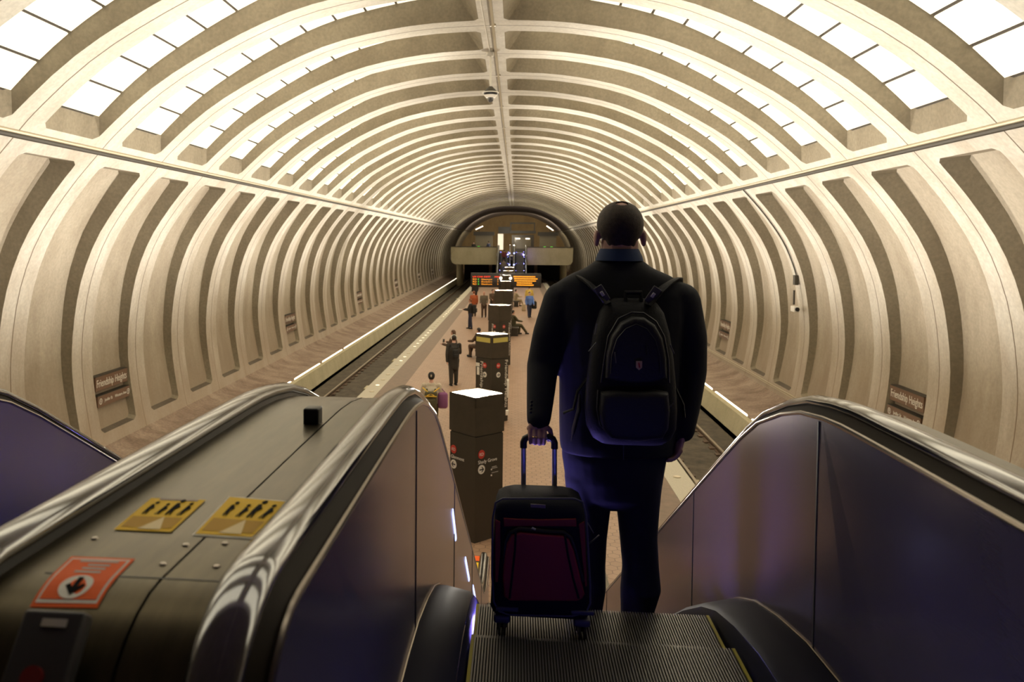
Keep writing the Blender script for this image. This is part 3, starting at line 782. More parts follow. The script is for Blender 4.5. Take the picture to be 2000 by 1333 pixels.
def step_mesh(side_paint):
    """grooved tread with grooved riser; nosing at y = 0 (away), tread runs back to y = -STEP_D"""
    b = MB(); n = 92; W = .455; p = 2*W/n; vs = []; prof = []
    for i in range(n):
        x = -W+i*p
        prof += [(x, -.009), (x+p*.48, -.009), (x+p*.48, 0), (x+p, 0)]
    m = len(prof)
    vs = [(x, -STEP_D, z) for x, z in prof]+[(x, 0, z) for x, z in prof]+[(x, .0+z*.7, -.23) for x, z in prof]
    fs, ms = [], []
    o = len(b.v); b.v += vs
    gi, ri = b.mi(M_stepgap), b.mi(M_step)
    for i in range(m-1):
        g = i % 4 in (0, 1, 3) if True else 0
        mm = gi if i % 4 == 0 else ri
        b.f += [(o+i, o+i+1, o+m+i+1, o+m+i), (o+m+i, o+m+i+1, o+2*m+i+1, o+2*m+i)]; b.m += [mm, mm]
    b.box((0, -STEP_D/2, -.03), (2*W, STEP_D-.01, .03), M_stepgap)
    return b
def escalator(loc, label, steps, first_step, outer=(1,)):
    root = thing('escalator', label, 'escalator', loc, 'escalators down to the platform')
    X0 = loc[0]
    def W(x, y, z): return (X0+x, loc[1]+y, loc[2]+z)
    for sd in (-1, 1):
        r = MB(); r.tube([W(sd*.70, y, z-.019) for y, z in RAIL], .040, M_rubber, n=16, flat=(.52, 1)); r.build('handrail', root, smooth=60)
        # guide under the rail, bright trim, balustrade panels
        top = offset2(RAIL, .058); gtop = offset2(RAIL, .026)
        g = MB(); vs = [W(sd*.672, y, z) for y, z in gtop]+[W(sd*.640, y, z) for y, z in top]; n = len(top)
        g.add(vs, [(i, i+1, n+i+1, n+i) for i in range(n-1)], M_guide)
        vs = [W(sd*.728, y, z) for y, z in gtop]+[W(sd*.735, y, z) for y, z in DECKP]
        g.add(vs, [(i, i+1, n+i+1, n+i) for i in range(n-1)], M_deckgap); g.build('handrail_guide', root)
        g = MB(); g.tube([W(sd*.638, y, z) for y, z in top], .008, M_trim, n=8); g.build('edge_trim', root)
        inner = offset2(RAIL, .062)
        cuts = [-5, 2.62, 4.35, 6.3, 8.2, 20]
        for c0, c1 in zip(cuts, cuts[1:]):
            bb = MB()
            ts = [p for p in inner[15:-13] if c0 < p[0] < c1]
            a, e = max(c0, 1.17), min(c1, 10.6)
            ts = ([] if c0 < 0 else [(a, lerp_at(inner[15:-13], a))])+ts+([] if c1 > 15 else [(e, lerp_at(inner[15:-13], e))])
            if c0 < 0: ts = inner[5:15]+ts
            if c1 > 15: ts = ts+inner[-13:-4]
            ys = sorted({p[0] for p in ts} | {q[0] for q in ZS if ts[0][0] < q[0] < ts[-1][0]})
            lo = [(y, lerp_at(ZS, y)+.012) for y in [ts[0][0]]+[y for y in ys if min(p[0] for p in ts) <= y <= max(p[0] for p in ts)][1:-1]+[ts[-1][0]]]
            gap = .002
            poly = [(y, z) for y, z in ts]+lo[::-1]
            tilt = .006 if c0 < 0 else 0
            vs = [W(sd*(.636+tilt*(y < 2)), y+(gap if y == c0 else 0), z) for y, z in poly]
            bb.add(vs, [tuple(range(len(vs)))], M_brushed)
            bb.build('balustrade_panel', root, smooth=0)
        # seams
        for c in cuts[1:-1]:
            s_ = MB()
            z0, z1 = lerp_at(ZS, c)+.02, lerp_at(RAIL[15:-13], c)-.07; s_.box(W(sd*.6355, c, (z0+z1)/2), (.004, .007, z1-z0), M_deckgap)
            s_.build('panel_seam', root, smooth=0)
        # inner decking and skirt
        d = MB(); n = len(ZS)
        vs = [W(sd*.638, y, z+.03) for y, z in ZS]+[W(sd*.60, y, z+.028) for y, z in ZS]+[W(sd*.50, y, z+.006) for y, z in ZS]+[W(sd*.482, y, z-.012) for y, z in ZS]
        d.add(vs, [(k*n+i, k*n+i+1, (k+1)*n+i+1, (k+1)*n+i) for k in range(3) for i in range(n-1)], M_skirt)
        d.tube([W(sd*.634, y, z+.032) for y, z in ZS], .006, M_trim, n=6)
        d.build('inner_deck', root, smooth=60)
        d = MB()
        vs = [W(sd*.480, y, z-.012) for y, z in ZS]+[W(sd*.470, y, z-.05) for y, z in ZS]+[W(sd*.470, y, z-.42) for y, z in ZS]
        d.add(vs, [(k*n+i, k*n+i+1, (k+1)*n+i+1, (k+1)*n+i) for k in range(2) for i in range(n-1)], M_skirt)
        d.build('skirt', root, smooth=60)
        if sd in outer:
            d = MB(); lowp = [(y, max(-.02, min(z-.02, z-1.5))) for y, z in DECKP]; n = len(DECKP)
            vs = [W(sd*.73, y, z) for y, z in DECKP]+[W(sd*.86, y, z) for y, z in DECKP]+[W(sd*.87, y, z) for y, z in lowp]
            d.add(vs, [(k*n+i, k*n+i+1, (k+1)*n+i+1, (k+1)*n+i) for k in range(2) for i in range(n-1)], M_deck)
            d.build('outer_deck', root, smooth=40)
        cy, cl = (1.45, .50) if X0 > 0 else (1.7, 1.6)
        l = MB(); l.box(W(sd*.468, cy, 3.755), (.012, cl, .03), (M_blue if sd < 0 else M_blue_low) if X0 > 0 else M_blueB); l.build('comb_light', root, smooth=0, label='blue comb light strip')
        for i in range(-1, 5):
            yl = 3.95+1.35*i if i >= 0 else 3.42; zl = lerp_at(ZS, yl)-(.115 if i >= 0 else .145);
            if sd > 0 and i < 1: continue
            l = MB(); l.box(W(sd*(.468 if i >= 0 else .452), yl, zl), (.014 if i >= 0 else .045, .14, .035), M_blue3 if i < 0 and sd < 0 else M_blue2); l.build('skirt_light', root, smooth=0, label='blue white skirt light')  # strong one is an added fill, hidden below the tread, for hand and hip
    l = MB(); l.box(W(0, .6, 3.665), (.94, 1.4, .03), M_landing); l.box(W(0, 10.4, .012), (.94, 1.3, .03), M_landing); l.build('landing_plate', root, smooth=0)
    t = MB(); t.add([W(-.8, 1.0, 3.0), W(.8, 1.0, 3.0), W(.8, 3.6, 2.9), W(-.8, 3.6, 2.9), W(-.8, 9.4, -.01), W(.8, 9.4, -.01)], [(0, 1, 2, 3), (3, 2, 5, 4)], M_signdark); t.build('truss_soffit', root, smooth=0)
    if steps:
        b = step_mesh(True); me = None
        for k in range(first_step, 20):
            if me is None:
                o = b.build('step', None, smooth=0); me = o.data
            else: o = bpy.data.objects.new('step', me); COL.objects.link(o)
            o.parent = root; o.location = (0, 2.87+STEP_D*k, step_z(k))
            if k <= 1:
                for sd in (-1, 1):
                    s_ = MB(); s_.box(W(sd*.4565, 2.87+STEP_D*k-STEP_D/2, step_z(k)+.001), (.011, STEP_D-.01, .004), M_steppaint)
                    s_.build('side_stripe', root, smooth=0, label='yellow stripe along the tread side')
    return root
XA, XB = .965, -.872
escA = escalator((XA, 0, 0), 'steel escalator carrying the man in the dark suit down to the platform', True, -3)
escB = escalator((XB, 0, 0), 'neighbouring steel escalator with blue lit balustrade, nobody visible on it', False, 0, outer=(-1,))

# glowing blue-white streaks low on the inclined balustrade
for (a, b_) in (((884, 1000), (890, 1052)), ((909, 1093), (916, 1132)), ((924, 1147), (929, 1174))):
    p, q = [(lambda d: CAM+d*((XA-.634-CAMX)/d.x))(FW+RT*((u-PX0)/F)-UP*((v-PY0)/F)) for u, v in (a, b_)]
    l = MB(); l.tube([p, q], .016, M_streak, n=8, flat=(1.2, .4)); l.build('balustrade_streak', escA, label='glowing blue white streak on the balustrade')
# deck between the two escalators
dk = thing('escalator_deck', 'brown steel deck between the two escalators with yellow and orange stickers', 'escalator deck', (.048, 1.2, 4.5))
xl, xr = XB+.70+.03, XA-.70-.03; xm = .115
d = MB()
P_ = [p for p in DECKP]; n = len(P_)
def deck_strip(x0, x1):
    vs = [(x0, y, z) for y, z in P_]+[(x1, y, z) for y, z in P_]
    d.add(vs, [(i, i+1, n+i+1, n+i) for i in range(n-1)], M_deck)
deck_strip(xl, xm-.0025); deck_strip(xm+.0025, xr)
d.build('deck_plate', dk, smooth=40)
d = MB(); P2 = offset2(RAIL, .055); vs = [(xl, y, z) for y, z in P2]+[(xr, y, z) for y, z in P2]
d.add(vs, [(i, i+1, n+i+1, n+i) for i in range(n-1)], M_deckgap)
for yy in (1.172, 5.2): d.box((xm, yy, deckz(yy)-.0035), (xr-xl, .004, .008), M_deckgap)
d.build('seam_backing', dk, smooth=40)
for px, py in ((363, 1066), (319, 1103), (423, 1108), (440, 1063), (185, 1053)):
    p = deck_hit(px, py); b = MB(); b.cyl((p.x, p.y, deckz(p.y)-.001), .0075, .0035, M_trim, 16, r2=.005); b.build('deck_bolt', dk)
p = deck_hit(611, 826)
b = MB(); b.box((p.x, p.y, deckz(p.y)+.02), (.045, .05, .05), M_black, bev=.006); b.build('barrier_block', dk, label='black stop block on the deck')
def draped(mb, corners, m, lift, inset=(0, 0, 1, 1), ny=8, nx=4):
    """patch on the deck; corners bl, br, tr, tl as points; inset in unit coordinates"""
    bl, br, tr, tl = corners; vs = []
    for j in range(ny+1):
        v = inset[1]+(inset[3]-inset[1])*j/ny
        for i in range(nx+1):
            u = inset[0]+(inset[2]-inset[0])*i/nx
            q = (bl.lerp(br, u)).lerp(tl.lerp(tr, u), v); vs.append((q.x, q.y, deckz(q.y)+lift))
    mb.add(vs, [(j*(nx+1)+i, j*(nx+1)+i+1, (j+1)*(nx+1)+i+1, (j+1)*(nx+1)+i) for j in range(ny) for i in range(nx)], m)
def drape_shape(mb, corners, pts, m, lift):
    bl, br, tr, tl = corners; vs = []
    for u, v in pts:
        q = (bl.lerp(br, u)).lerp(tl.lerp(tr, u), v); vs.append((q.x, q.y, deckz(q.y)+lift))
    mb.add(vs, [tuple(range(len(vs)))], m)
def figure_pts(u, v, k, lean=0):
    return [(u-.10*k, v), (u-.03*k, v), (u+.02*k, v+.3*k), (u+.08*k, v), (u+.14*k, v), (u+.08*k+lean, v+.42*k), (u+.2*k+lean, v+.62*k), (u+.12*k+lean, v+.72*k), (u+.02*k+lean, v+.92*k), (u-.1*k+lean, v+.90*k), (u-.12*k+lean, v+.5*k)]
Cn = [deck_hit(*q) for q in ((58, 1188), (190, 1190), (264, 1094), (140, 1089))]
s_ = MB(); draped(s_, Cn, M_orange, .0015); draped(s_, Cn, M_white, .0020, (.045, .05, .955, .95)); draped(s_, Cn, M_orange, .0026, (.075, .09, .925, .91))
for i, (a_, b_, v) in enumerate(((.22, .82, .84), (.40, .74, .74), (.36, .72, .65), (.30, .70, .56))): draped(s_, Cn, M_grey, .0032, (a_, v, b_, v+.045), 1, 2)
drape_shape(s_, Cn, [(.5+.24*math.cos(a*2*PI/28), .29+.20*math.sin(a*2*PI/28)) for a in range(28)], M_white, .0034)
drape_shape(s_, Cn, [(.5+x, .29+y) for x, y in ((0, -.155), (.15, -.01), (.10, .03), (.04, -.03), (.04, .15), (-.04, .15), (-.04, -.03), (-.10, .03), (-.15, -.01))], M_ink, .0042)
s_.build('direction_sticker', dk, smooth=0, label='orange sticker with a black down arrow in a white disc')
for ci, q4 in enumerate((((222, 1037), (334, 1042), (402, 979), (296, 975)), ((381, 1045), (492, 1052), (566, 983), (449, 973)))):
    Cn = [deck_hit(*q) for q in q4]; s_ = MB()
    if ci: draped(s_, Cn, M_white, .0012, (-.03, -.03, 1.03, 1.03))
    draped(s_, Cn, M_yellow, .002); draped(s_, Cn, M_amber, .0026, (.06, .08, .94, .40), 2, 2)
    drape_shape(s_, Cn, [(.38, .04), (.78, .04), (.62, .40)], M_yellow2, .0032)
    if not ci: draped(s_, Cn, M_signbrown, .0026, (.18, .93, .88, .99), 1, 2)
    for i, (u, k) in enumerate(((.20, .34), (.42, .30), (.62, .42), (.82, .34))):
        drape_shape(s_, Cn, figure_pts(u, .46, k, .03*(i % 2)), M_ink, .0036)
        drape_shape(s_, Cn, [(u+.02+.05*math.cos(a*2*PI/12)*k*2, .46+1.08*k+.04*math.sin(a*2*PI/12)*k*3) for a in range(12)], M_ink, .0036)
    s_.build('safety_sticker', dk, smooth=0, label='yellow safety sticker with black rider pictograms' + (' and white border' if ci else ''))
# emergency stop box on the curved deck end
T = Matrix.Translation((.030, .992, 4.533)) @ Matrix.Rotation(math.radians(-38), 4, 'X')
b = MB(); b.box((0, 0, 0), (.088, .03, .15), mat('stop_box_grey', (.055, .05, .052), .4), T, bev=.006); bx = b.build('stop_box', dk, label='dark emergency stop box with a red button')
b = MB(); b.cyl((0, 0, 0), .014, .010, mat('stop_button_red', (.20, .015, .015), .4), 24, M=T @ Matrix.Translation((.0, -.014, -.010)) @ Matrix.Rotation(PI/2, 4, 'X')); b.build('stop_button', bx)
b = MB(); b.box((.005, -.016, .058), (.035, .002, .010), M_white, T); b.build('stop_label', bx, smooth=0)
# stickers at the deck's lower end
P0 = offset2(RAIL, .045)
def low_patch(mb, x0, x1, y0, y1, m, lift):
    vs = []
    for j in range(7):
        y = y0+(y1-y0)*j/6; z = lerp_at(P0[15:-13]+[(10.6, .905)], y) if y <= 10.6 else .95-NR+math.sqrt(max(0, (NR-.045)**2-(y-10.6)**2))
        vs += [(x0, y, z+lift), (x1, y, z+lift)]
    mb.add(vs, [(2*i, 2*i+1, 2*i+3, 2*i+2) for i in range(6)], m)
b = MB(); low_patch(b, .07, .205, 10.05, 10.40, M_yellow, .003); low_patch(b, .09, .185, 10.12, 10.22, M_black, .005); b.build('safety_sticker', dk, smooth=0, label='small yellow sticker at the deck foot')
b = MB(); low_patch(b, .08, .21, 10.45, 10.62, M_orange, .003); b.build('direction_sticker', dk, smooth=0, label='small orange sticker at the deck foot')

# the escalators at the far end (same build, turned round)
for src, x, lab in ((escA, 1.13, 'far escalator under the mezzanine with empty dark steps'), (escB, -.78, 'far escalator under the mezzanine with people riding up in single file')):
    c = copy_tree(src if False else escA, None, (x, 102.3, 0), PI)
    c['label'] = lab; c['group'] = 'escalators up to the far mezzanine'
for i, (y, z) in enumerate(((96.5, 3.05), (94.2, 1.75))):
    for j, x in enumerate((-.12, .42)):
        b = MB(); b.ell((x, y, z+.62), (.10, .10, .10), emit('blue_white_lamp%d%d' % (i, j), (.45, .5, 1.0), 2.2), 12)
        tag(b.build('deck_lamp'), 'tiny blue white lamp on the far escalator deck, %s, %s side' % ('upper pair' if i == 0 else 'lower pair', 'riders\'' if j == 0 else 'empty steps\''), 'lamp', 'blue lamps on the far escalator deck')

# mezzanine behind the viewer: floor, portal wall
m = MB(); m.box((0, -2.2, 3.55), (20, 4.6, .2), M_smooth); m.build('floor_landing', kind='structure', smooth=0)
m = MB(); m.box((0, -4.0, 5), (24, .2, 14), M_smooth); m.build('wall_back', kind='structure', smooth=0)
# ================================================================== THE MAN IN THE DARK SUIT
YM = 3.40
man = thing('person', 'man in dark suit seen from behind on the escalator, holding a suitcase handle', 'person', (1.09, YM, 3.42))
KM = YM/1579.0
def hd(px, py, dy=0): return at(px, py, YM)+Vector((0, dy, 0))
LS, LE, LW = at(1098, 588, YM), at(1060, 715, 3.36), at(1052, 822, 3.215)
RS_, RE_, RW = at(1330, 590, YM), at(1347, 725, 3.42), at(1333, 845, 3.38)
BARY = 3.205
barL, barR = at(1024, 853, BARY), at(1084, 855, BARY)
bar_z = (barL.z+barR.z)/2
def hand_shells(b, wrist, kn, side, grip):
    """palm with four separate fingers and a thumb; kn = knuckle line centre"""
    cap(b, wrist, kn+Vector((0, 0, .012)), .026, .028, fx=.62, fy=1.25, up=(0, 1, 0))
def body_shells(b):
    b.ell(hd(1211, 441, .005), (.0925, .112, .098), None, 28)
    b.ell(hd(1211, 468, .03), (.074, .085, .072), None, 24)
    b.ell(hd(1211, 482, .075), (.05, .045, .05), None, 20)              # jaw and chin
    cap(b, hd(1211, 466, .105), hd(1211, 452, .10), .016, .010)          # nose
    for s in (-1, 1):
        b.ell(hd(1211+s*18, 449, .108), (.014, .010, .009), None, 12)     # eyes
        b.ell(hd(1211+s*46, 466, .0), (.013, .024, .036), None, 14)       # ears
    b.ell(hd(1211, 477, .112), (.024, .010, .008), None, 12)            # lips
    cap(b, hd(1210, 475), hd(1210, 540), .076, .080)
    b.ell(hd(1210, 620), (.20, .11, .22), None, 20); b.ell(hd(1208, 800), (.17, .12, .22), None, 20)
    for s, e, w in ((LS, LE, LW), (RS_, RE_, RW)):
        cap(b, s, e, .055, .044); cap(b, e, w, .044, .027)
    for (hx, kx, ax) in ((1150, 1149, 1145), (1248, 1247, 1246)):
        cap(b, at(hx, 900, YM), at(kx, 1060, YM), .075, .052); cap(b, at(kx, 1060, YM), Vector((at(ax, 1200, YM-.02).x, YM-.03, 3.50)), .052, .04)
    # left hand closed on the suitcase handle
    xs = [at(p, 850, BARY).x for p in (1034.0, 1044.2, 1054.4, 1064.0)]
    z = bar_z; y = BARY
    palm_c = Vector((sum(xs)/4, y-.002, z+.042))
    cap(b, LW, palm_c+Vector((0, 0, .02)), .027, .027, fx=.75, fy=1.2, up=(0, 1, 0))
    cap(b, Vector((xs[0]+.002, y-.006, z+.036)), Vector((xs[3]-.002, y-.004, z+.038)), .014, .015)
    cap(b, Vector((xs[0]+.013, y-.002, z+.052)), Vector((xs[3]-.009, y, z+.054)), .016, .018)
    for i, x in enumerate(xs):
        L = (.92, 1.0, 1.04, .98)[i]; r = (.0070, .0078, .0080, .0078)[i]
        dx = (i-1.5)*-.0012
        pts = [Vector((x, y-.018, z+.026)), Vector((x+dx, y-.029*L, z+.004)), Vector((x+dx*2, y-.020*L, z-.022*L)), Vector((x+dx*3, y+.004, z-.027*L)), Vector((x+dx*3, y+.018, z-.018))]
        chain(b, pts, [r*1.12, r*1.08, r, r*.95, r*.85], n=12)
    chain(b, [Vector((xs[3]+.004, y+.004, z+.040)), Vector((xs[3]+.021, y+.014, z+.026)), Vector((xs[3]+.026, y+.020, z+.004)), Vector((xs[3]+.016, y+.016, z-.016))], [.013, .0105, .0098, .008], n=10)
    # right hand hanging, fingers curled forward
    w = RW; dn = (at(1326, 872, 3.37)-w).normalized()
    k = w+dn*.070
    cap(b, w, k, .026, .024, fx=1.45, fy=.62, up=(0, 1, 0))
    for i in range(4):
        q = k+Vector((.004-.003*i, -.030+.020*i, .0))
        L = (.72, .92, 1.0, .92)[i]
        chain(b, [q, q+dn*.028*L+Vector((-.006, .002, 0)), q+dn*.050*L+Vector((-.018, .004, 0)), q+dn*.058*L+Vector((-.034, .006, .004))], [.0095, .0092, .0085, .0072], n=10)
    q = w+dn*.030+Vector((-.008, .030, 0))
    chain(b, [q, q+dn*.030+Vector((-.014, .016, 0)), q+dn*.056+Vector((-.022, .018, 0))], [.012, .0105, .008], n=10)
blob('body', body_shells, .0034, M_skin, man, it=2)
def hair_shells(b):
    b.ell(hd(1211, 439, -.002), (.0955, .113, .098), None, 28)
    cap(b, hd(1211, 462, -.055), hd(1211, 474, -.045), .050, .046, fx=.7, fy=1.32, up=(0, 1, 0))
o = blob('hair', hair_shells, .007, M_hair, man, it=2)
def cut(o, keep):
    bm = bmesh.new(); bm.from_mesh(o.data); off = wloc(o.parent) if o.parent else Vector()
    bmesh.ops.delete(bm, geom=[f for f in bm.faces if not keep(f.calc_center_median()+off)], context='FACES'); bm.to_mesh(o.data); bm.free()
hc = hd(1211, 441)
cut(o, lambda p: p.y < hc.y+.055+max(0, p.z-hc.z)*.6 and not ((p.x-hc.x)**2+((p.y-hc.y+.048)*1.0)**2 < .024**2 and p.z > hc.z+.06) and not (abs(p.x-hc.x) > .080 and p.z < hc.z-.035 and p.y > hc.y-.03))
b = MB(); rs = []
for py, r in ((509, .098), (500, .092), (490, .082), (486, .078), (487, .072)):
    c = hd(1209, py); rs.append([(c.x+r*1.0*math.cos(k*2*PI/28), c.y-.01+r*.95*math.sin(k*2*PI/28), c.z) for k in range(28)])
b.rings(rs, M_shirt, caps=False); b.build('shirt_collar', man, smooth=60, label='blue shirt collar')
def sup(c, hx, hy, n=28, e=2.4):
    out = []
    for k in range(n):
        a = k*2*PI/n; ca, sa = math.cos(a), math.sin(a)
        out.append((c.x+hx*math.copysign(abs(ca)**(2/e), ca), c.y+hy*math.copysign(abs(sa)**(2/e), sa), c.z))
    return out
def jacket_shells(b):
    R = []
    for py, l, r, hy, dy in ((503, 1172, 1247, .075, 0), (512, 1160, 1259, .085, 0), (524, 1143, 1276, .095, 0), (536, 1116, 1305, .105, 0), (550, 1092, 1330, .115, 0), (575, 1082, 1344, .128, -.002),
                             (620, 1084, 1341, .138, -.004), (680, 1089, 1333, .140, 0), (750, 1092, 1326, .142, .005), (820, 1092, 1322, .150, .01), (862, 1093, 1318, .155, .01), (882, 1095, 1316, .150, .01)):
        a, c = at(l, py, YM), at(r, py, YM); m = (a+c)/2; m.y += dy; m.z = a.z*.5+c.z*.5
        R.append(sup(m, (c.x-a.x)/2, hy))
    b.rings(R[::-1], None)
    for s, e, w, k in ((LS, LE, LW, 1), (RS_, RE_, RW, 1.05)):
        mid = s.lerp(e, .5)+Vector((-.012 if s is LS else .012, -.01, 0))
        chain(b, [s, mid, e, e.lerp(w, .55), w-(w-e).normalized()*.008], [.080, .070*k, .066*k, .057*k, .0485], n=18)
    b.ell(at(1108, 574, YM), (.075, .085, .055), None, 18); b.ell(at(1322, 576, YM), (.072, .085, .055), None, 18)
blob('suit_jacket', jacket_shells, .0095, M_suit, man, it=3)
def trouser_shells(b):
    R = []
    for py, l, r, hy in ((850, 1098, 1308, .125), (890, 1097, 1302, .140), (930, 1103, 1295, .138), (965, 1107, 1290, .125), (985, 1112, 1286, .10)):
        a, c = at(l, py, YM), at(r, py, YM); m = (a+c)/2; R.append(sup(m, (c.x-a.x)/2, hy, e=2.2))
    b.rings(R[::-1], None)
    for pts in (((930, 1148, 45), (990, 1150, 42), (1050, 1149, 36), (1106, 1148, 34), (1150, 1147, 36), (1200, 1144, 31), (1245, 1143, 33)),
                ((930, 1247, 46), (990, 1246, 41), (1050, 1247, 36), (1106, 1251, 35), (1150, 1251, 39), (1200, 1244, 31), (1245, 1243, 33))):
        R = []
        for py, c, h in pts:
            m = at(c, py, YM-.01); R.append([(m.x+h*KM*math.cos(k*2*PI/20), m.y+h*KM*1.05*math.sin(k*2*PI/20), m.z) for k in range(20)])
        b.rings(R[::-1], None)
blob('trousers', trouser_shells, .0095, M_trous, man, it=3)
for cx in (1146, 1246):
    c = at(cx, 1245, YM); c.z = 3.42
    def sh(b):
        b.ell((c.x, c.y-.02, 3.455), (.042, .06, .036), None, 16); b.ell((c.x, c.y+.12, 3.45), (.048, .115, .030), None, 16); b.box((c.x, c.y+.06, 3.429), (.075, .26, .018), None)
    blob('shoe', sh, .008, M_black, man, it=3)
b = MB(); rx = at(1044.2, 852, BARY).x
ring = [(.0105*math.cos(k*2*PI/20), .0105*math.sin(k*2*PI/20)) for k in range(21)]
b.tube([(rx+p[0]*.93, BARY-.0262+p[1]*.93, bar_z+.009+p[1]*.25) for p in ring], .0018, M_gold, n=6); b.build('finger_ring', man)
for i in range(4):
    b = MB(); q = at(1036.5+i*.6, 806-i*7, 3.165); b.ell(q, (.006, .005, .006), M_black, 10); b.build('cuff_button', man)
b = MB()       # back vent and seams
b.tube([hd(1209, 800, -.150), hd(1209, 880, -.148)], .003, M_black, n=5); b.build('jacket_vent', man)

# ---------------------------------------------------------------- backpack
pk = thing('backpack', 'large black backpack with grey strap tabs on the suited man\'s back', 'backpack', (1.12, 3.2, 4.2))
def BP(px, py, y=3.10): return at(px, py, y)
b = MB(); R = []
for py, l, r, y0_, y1_ in ((586, 1205, 1268, 3.225, 3.28), (594, 1188, 1288, 3.19, 3.29), (612, 1174, 1300, 3.155, 3.29), (650, 1161, 1309, 3.125, 3.28), (700, 1152, 1316, 3.11, 3.28), (750, 1146, 1320, 3.10, 3.28), (800, 1142, 1322, 3.095, 3.28), (835, 1146, 1320, 3.10, 3.27), (856, 1157, 1310, 3.115, 3.26), (868, 1174, 1296, 3.15, 3.25)):
    a, c = at(l, py, 3.17), at(r, py, 3.17); m = (a+c)/2; m.y = (y0_+y1_)/2; R.append(sup(m, (c.x-a.x)/2, (y1_-y0_)/2, 32, 3.2))
b.rings(R[::-1], M_pack); b.build('main_compartment', pk, smooth=50)
def patch(name, pts, y, th, m, parent, bev=.012, sc=3.507, ox=1120, oy=520, **kw):
    P3 = [at(ox+u/sc, oy+v/sc, y) for u, v in pts]
    bm = bmesh.new(); vs = [bm.verts.new((p.x, y, p.z)) for p in P3]; f = bm.faces.new(vs)
    bmesh.ops.recalc_face_normals(bm, faces=[f])
    r = bmesh.ops.extrude_face_region(bm, geom=[f]); nv = [v for v in r['geom'] if isinstance(v, bmesh.types.BMVert)]
    bmesh.ops.translate(bm, vec=(0, -th, 0), verts=nv)
    if bev: bmesh.ops.bevel(bm, geom=[e for e in bm.edges if all(v in nv for v in e.verts)], offset=bev, segments=3, profile=.6, affect='EDGES')
    q = MB(); q.bm(bm, m); return q.build(name, parent, smooth=45, **kw)
patch('front_pocket', [(215, 760), (225, 600), (255, 480), (320, 385), (400, 345), (480, 350), (550, 400), (600, 490), (625, 620), (630, 760), (560, 790), (430, 800), (290, 790)], 3.115, .045, M_pack2, pk, .02)
patch('lower_pocket', [(185, 860), (300, 845), (430, 850), (560, 845), (640, 860), (650, 980), (640, 1100), (600, 1170), (430, 1190), (250, 1170), (190, 1100), (175, 980)], 3.105, .05, M_pack2, pk, .025)
def zipline(name, pts, y, r=.0035, m=M_black):
    q = MB(); q.tube([at(1120+u/3.507, 520+v/3.507, y) for u, v in pts], r, m, n=6); q.build(name, pk)
zipline('zipper', [(190, 800), (215, 620), (240, 480), (310, 360), (400, 318), (480, 322), (565, 380), (620, 480), (650, 640), (655, 800)], 3.105)
zipline('zipper', [(255, 740), (265, 610), (300, 500), (360, 430), (430, 400), (500, 430), (560, 510), (590, 620), (595, 740)], 3.066, .0025)
for s, (tabx, taby) in ((-1, (1176, 574)), (1, (1275, 577))):
    x0 = tabx
    a = [at(x0-s*12, taby+20, 3.185), at(x0+s*8, taby-4, 3.20), at(x0+s*26, taby-20, 3.262), at(x0+s*38, taby-27, 3.33), at(x0+s*44, taby-27, 3.40), at(x0+s*46, taby-5, 3.49), at(x0+s*46, taby+80, 3.53)]
    q = MB(); q.tube(a, .034, M_pack, n=12, flat=(.28, 1)); q.build('shoulder_strap', pk)
    c0, c1 = at(x0-s*9, taby+14, 3.165), at(x0+s*9, taby-14, 3.180)
    q = MB(); d = (c1-c0); L_ = d.length; T = Matrix.Translation((c0+c1)/2) @ Matrix.Rotation(math.atan2(d.x, d.z), 4, 'Y')
    q.box((0, 0, 0), (.034, .008, L_*1.02), M_strapg, T, bev=.003); tb = q.build('strap_tab', pk, label='grey load strap tab')
    q = MB(); q.box((0, -.005, 0), (.012, .006, .020), M_white, T, bev=.002); q.build('tab_rivet', tb)
q = MB(); q.tube([at(1222, 590, 3.21), at(1222, 572, 3.215), at(1252, 572, 3.215), at(1252, 590, 3.21)], .009, M_pack, n=8); q.build('haul_loop', pk)
c = at(1248, 714, 3.058); q = MB()
q.poly([(-.011, .016), (.011, .016), (.011, -.008), (0, -.018), (-.011, -.008)], .004, mat('badge_pale', (.75, .55, .32), .3), Matrix.Translation(c) @ Matrix.Rotation(PI/2, 4, 'X'))
q.poly([(-.004, .010), (.001, .010), (.004, -.008), (-.001, -.008)], .003, M_red, Matrix.Translation(c+Vector((0, -.004, 0))) @ Matrix.Rotation(PI/2, 4, 'X')); q.build('badge', pk, smooth=0, label='tiny pale badge')
for (u, v), (u2, v2) in (((285, 590), (292, 665)), ((500, 545), (508, 610)), ((160, 395), (148, 470)), ((155, 525), (105, 585)), ((660, 535), (688, 600)), ((685, 940), (628, 998)), ((240, 905), (235, 985))):
    q = MB(); yy = 3.06 if 200 < u < 620 and v < 800 else 3.085; q.tube([at(1120+u/3.507, 520+v/3.507, yy), at(1120+u2/3.507, 520+v2/3.507, yy)], .006, M_strapg if u != 500 else M_black, n=6, flat=(.4, 1)); q.build('zipper_pull', pk)
for s, pts in ((-1, [(1146, 740), (1128, 765), (1120, 800), (1100, 808)]), (1, [(1320, 760), (1334, 790), (1336, 815)])):
    q = MB(); q.tube([at(px, py, 3.25) for px, py in pts], .018, M_pack, n=8, flat=(.3, 1)); q.build('compression_strap', pk)
q = MB(); q.tube([at(1132, 770, 3.22), at(1131, 800, 3.21), at(1121, 838, 3.21), at(1116, 862, 3.215)], [.012, .030, .028, .006], M_pack, n=10, flat=(.3, 1)); q.build('hip_belt', pk)
q = MB(); q.tube([at(1168, 762, 3.10), at(1166, 800, 3.085), at(1172, 830, 3.08), at(1190, 848, 3.075)], .008, M_pack2, n=8, flat=(.4, 1)); q.build('compression_strap', pk)

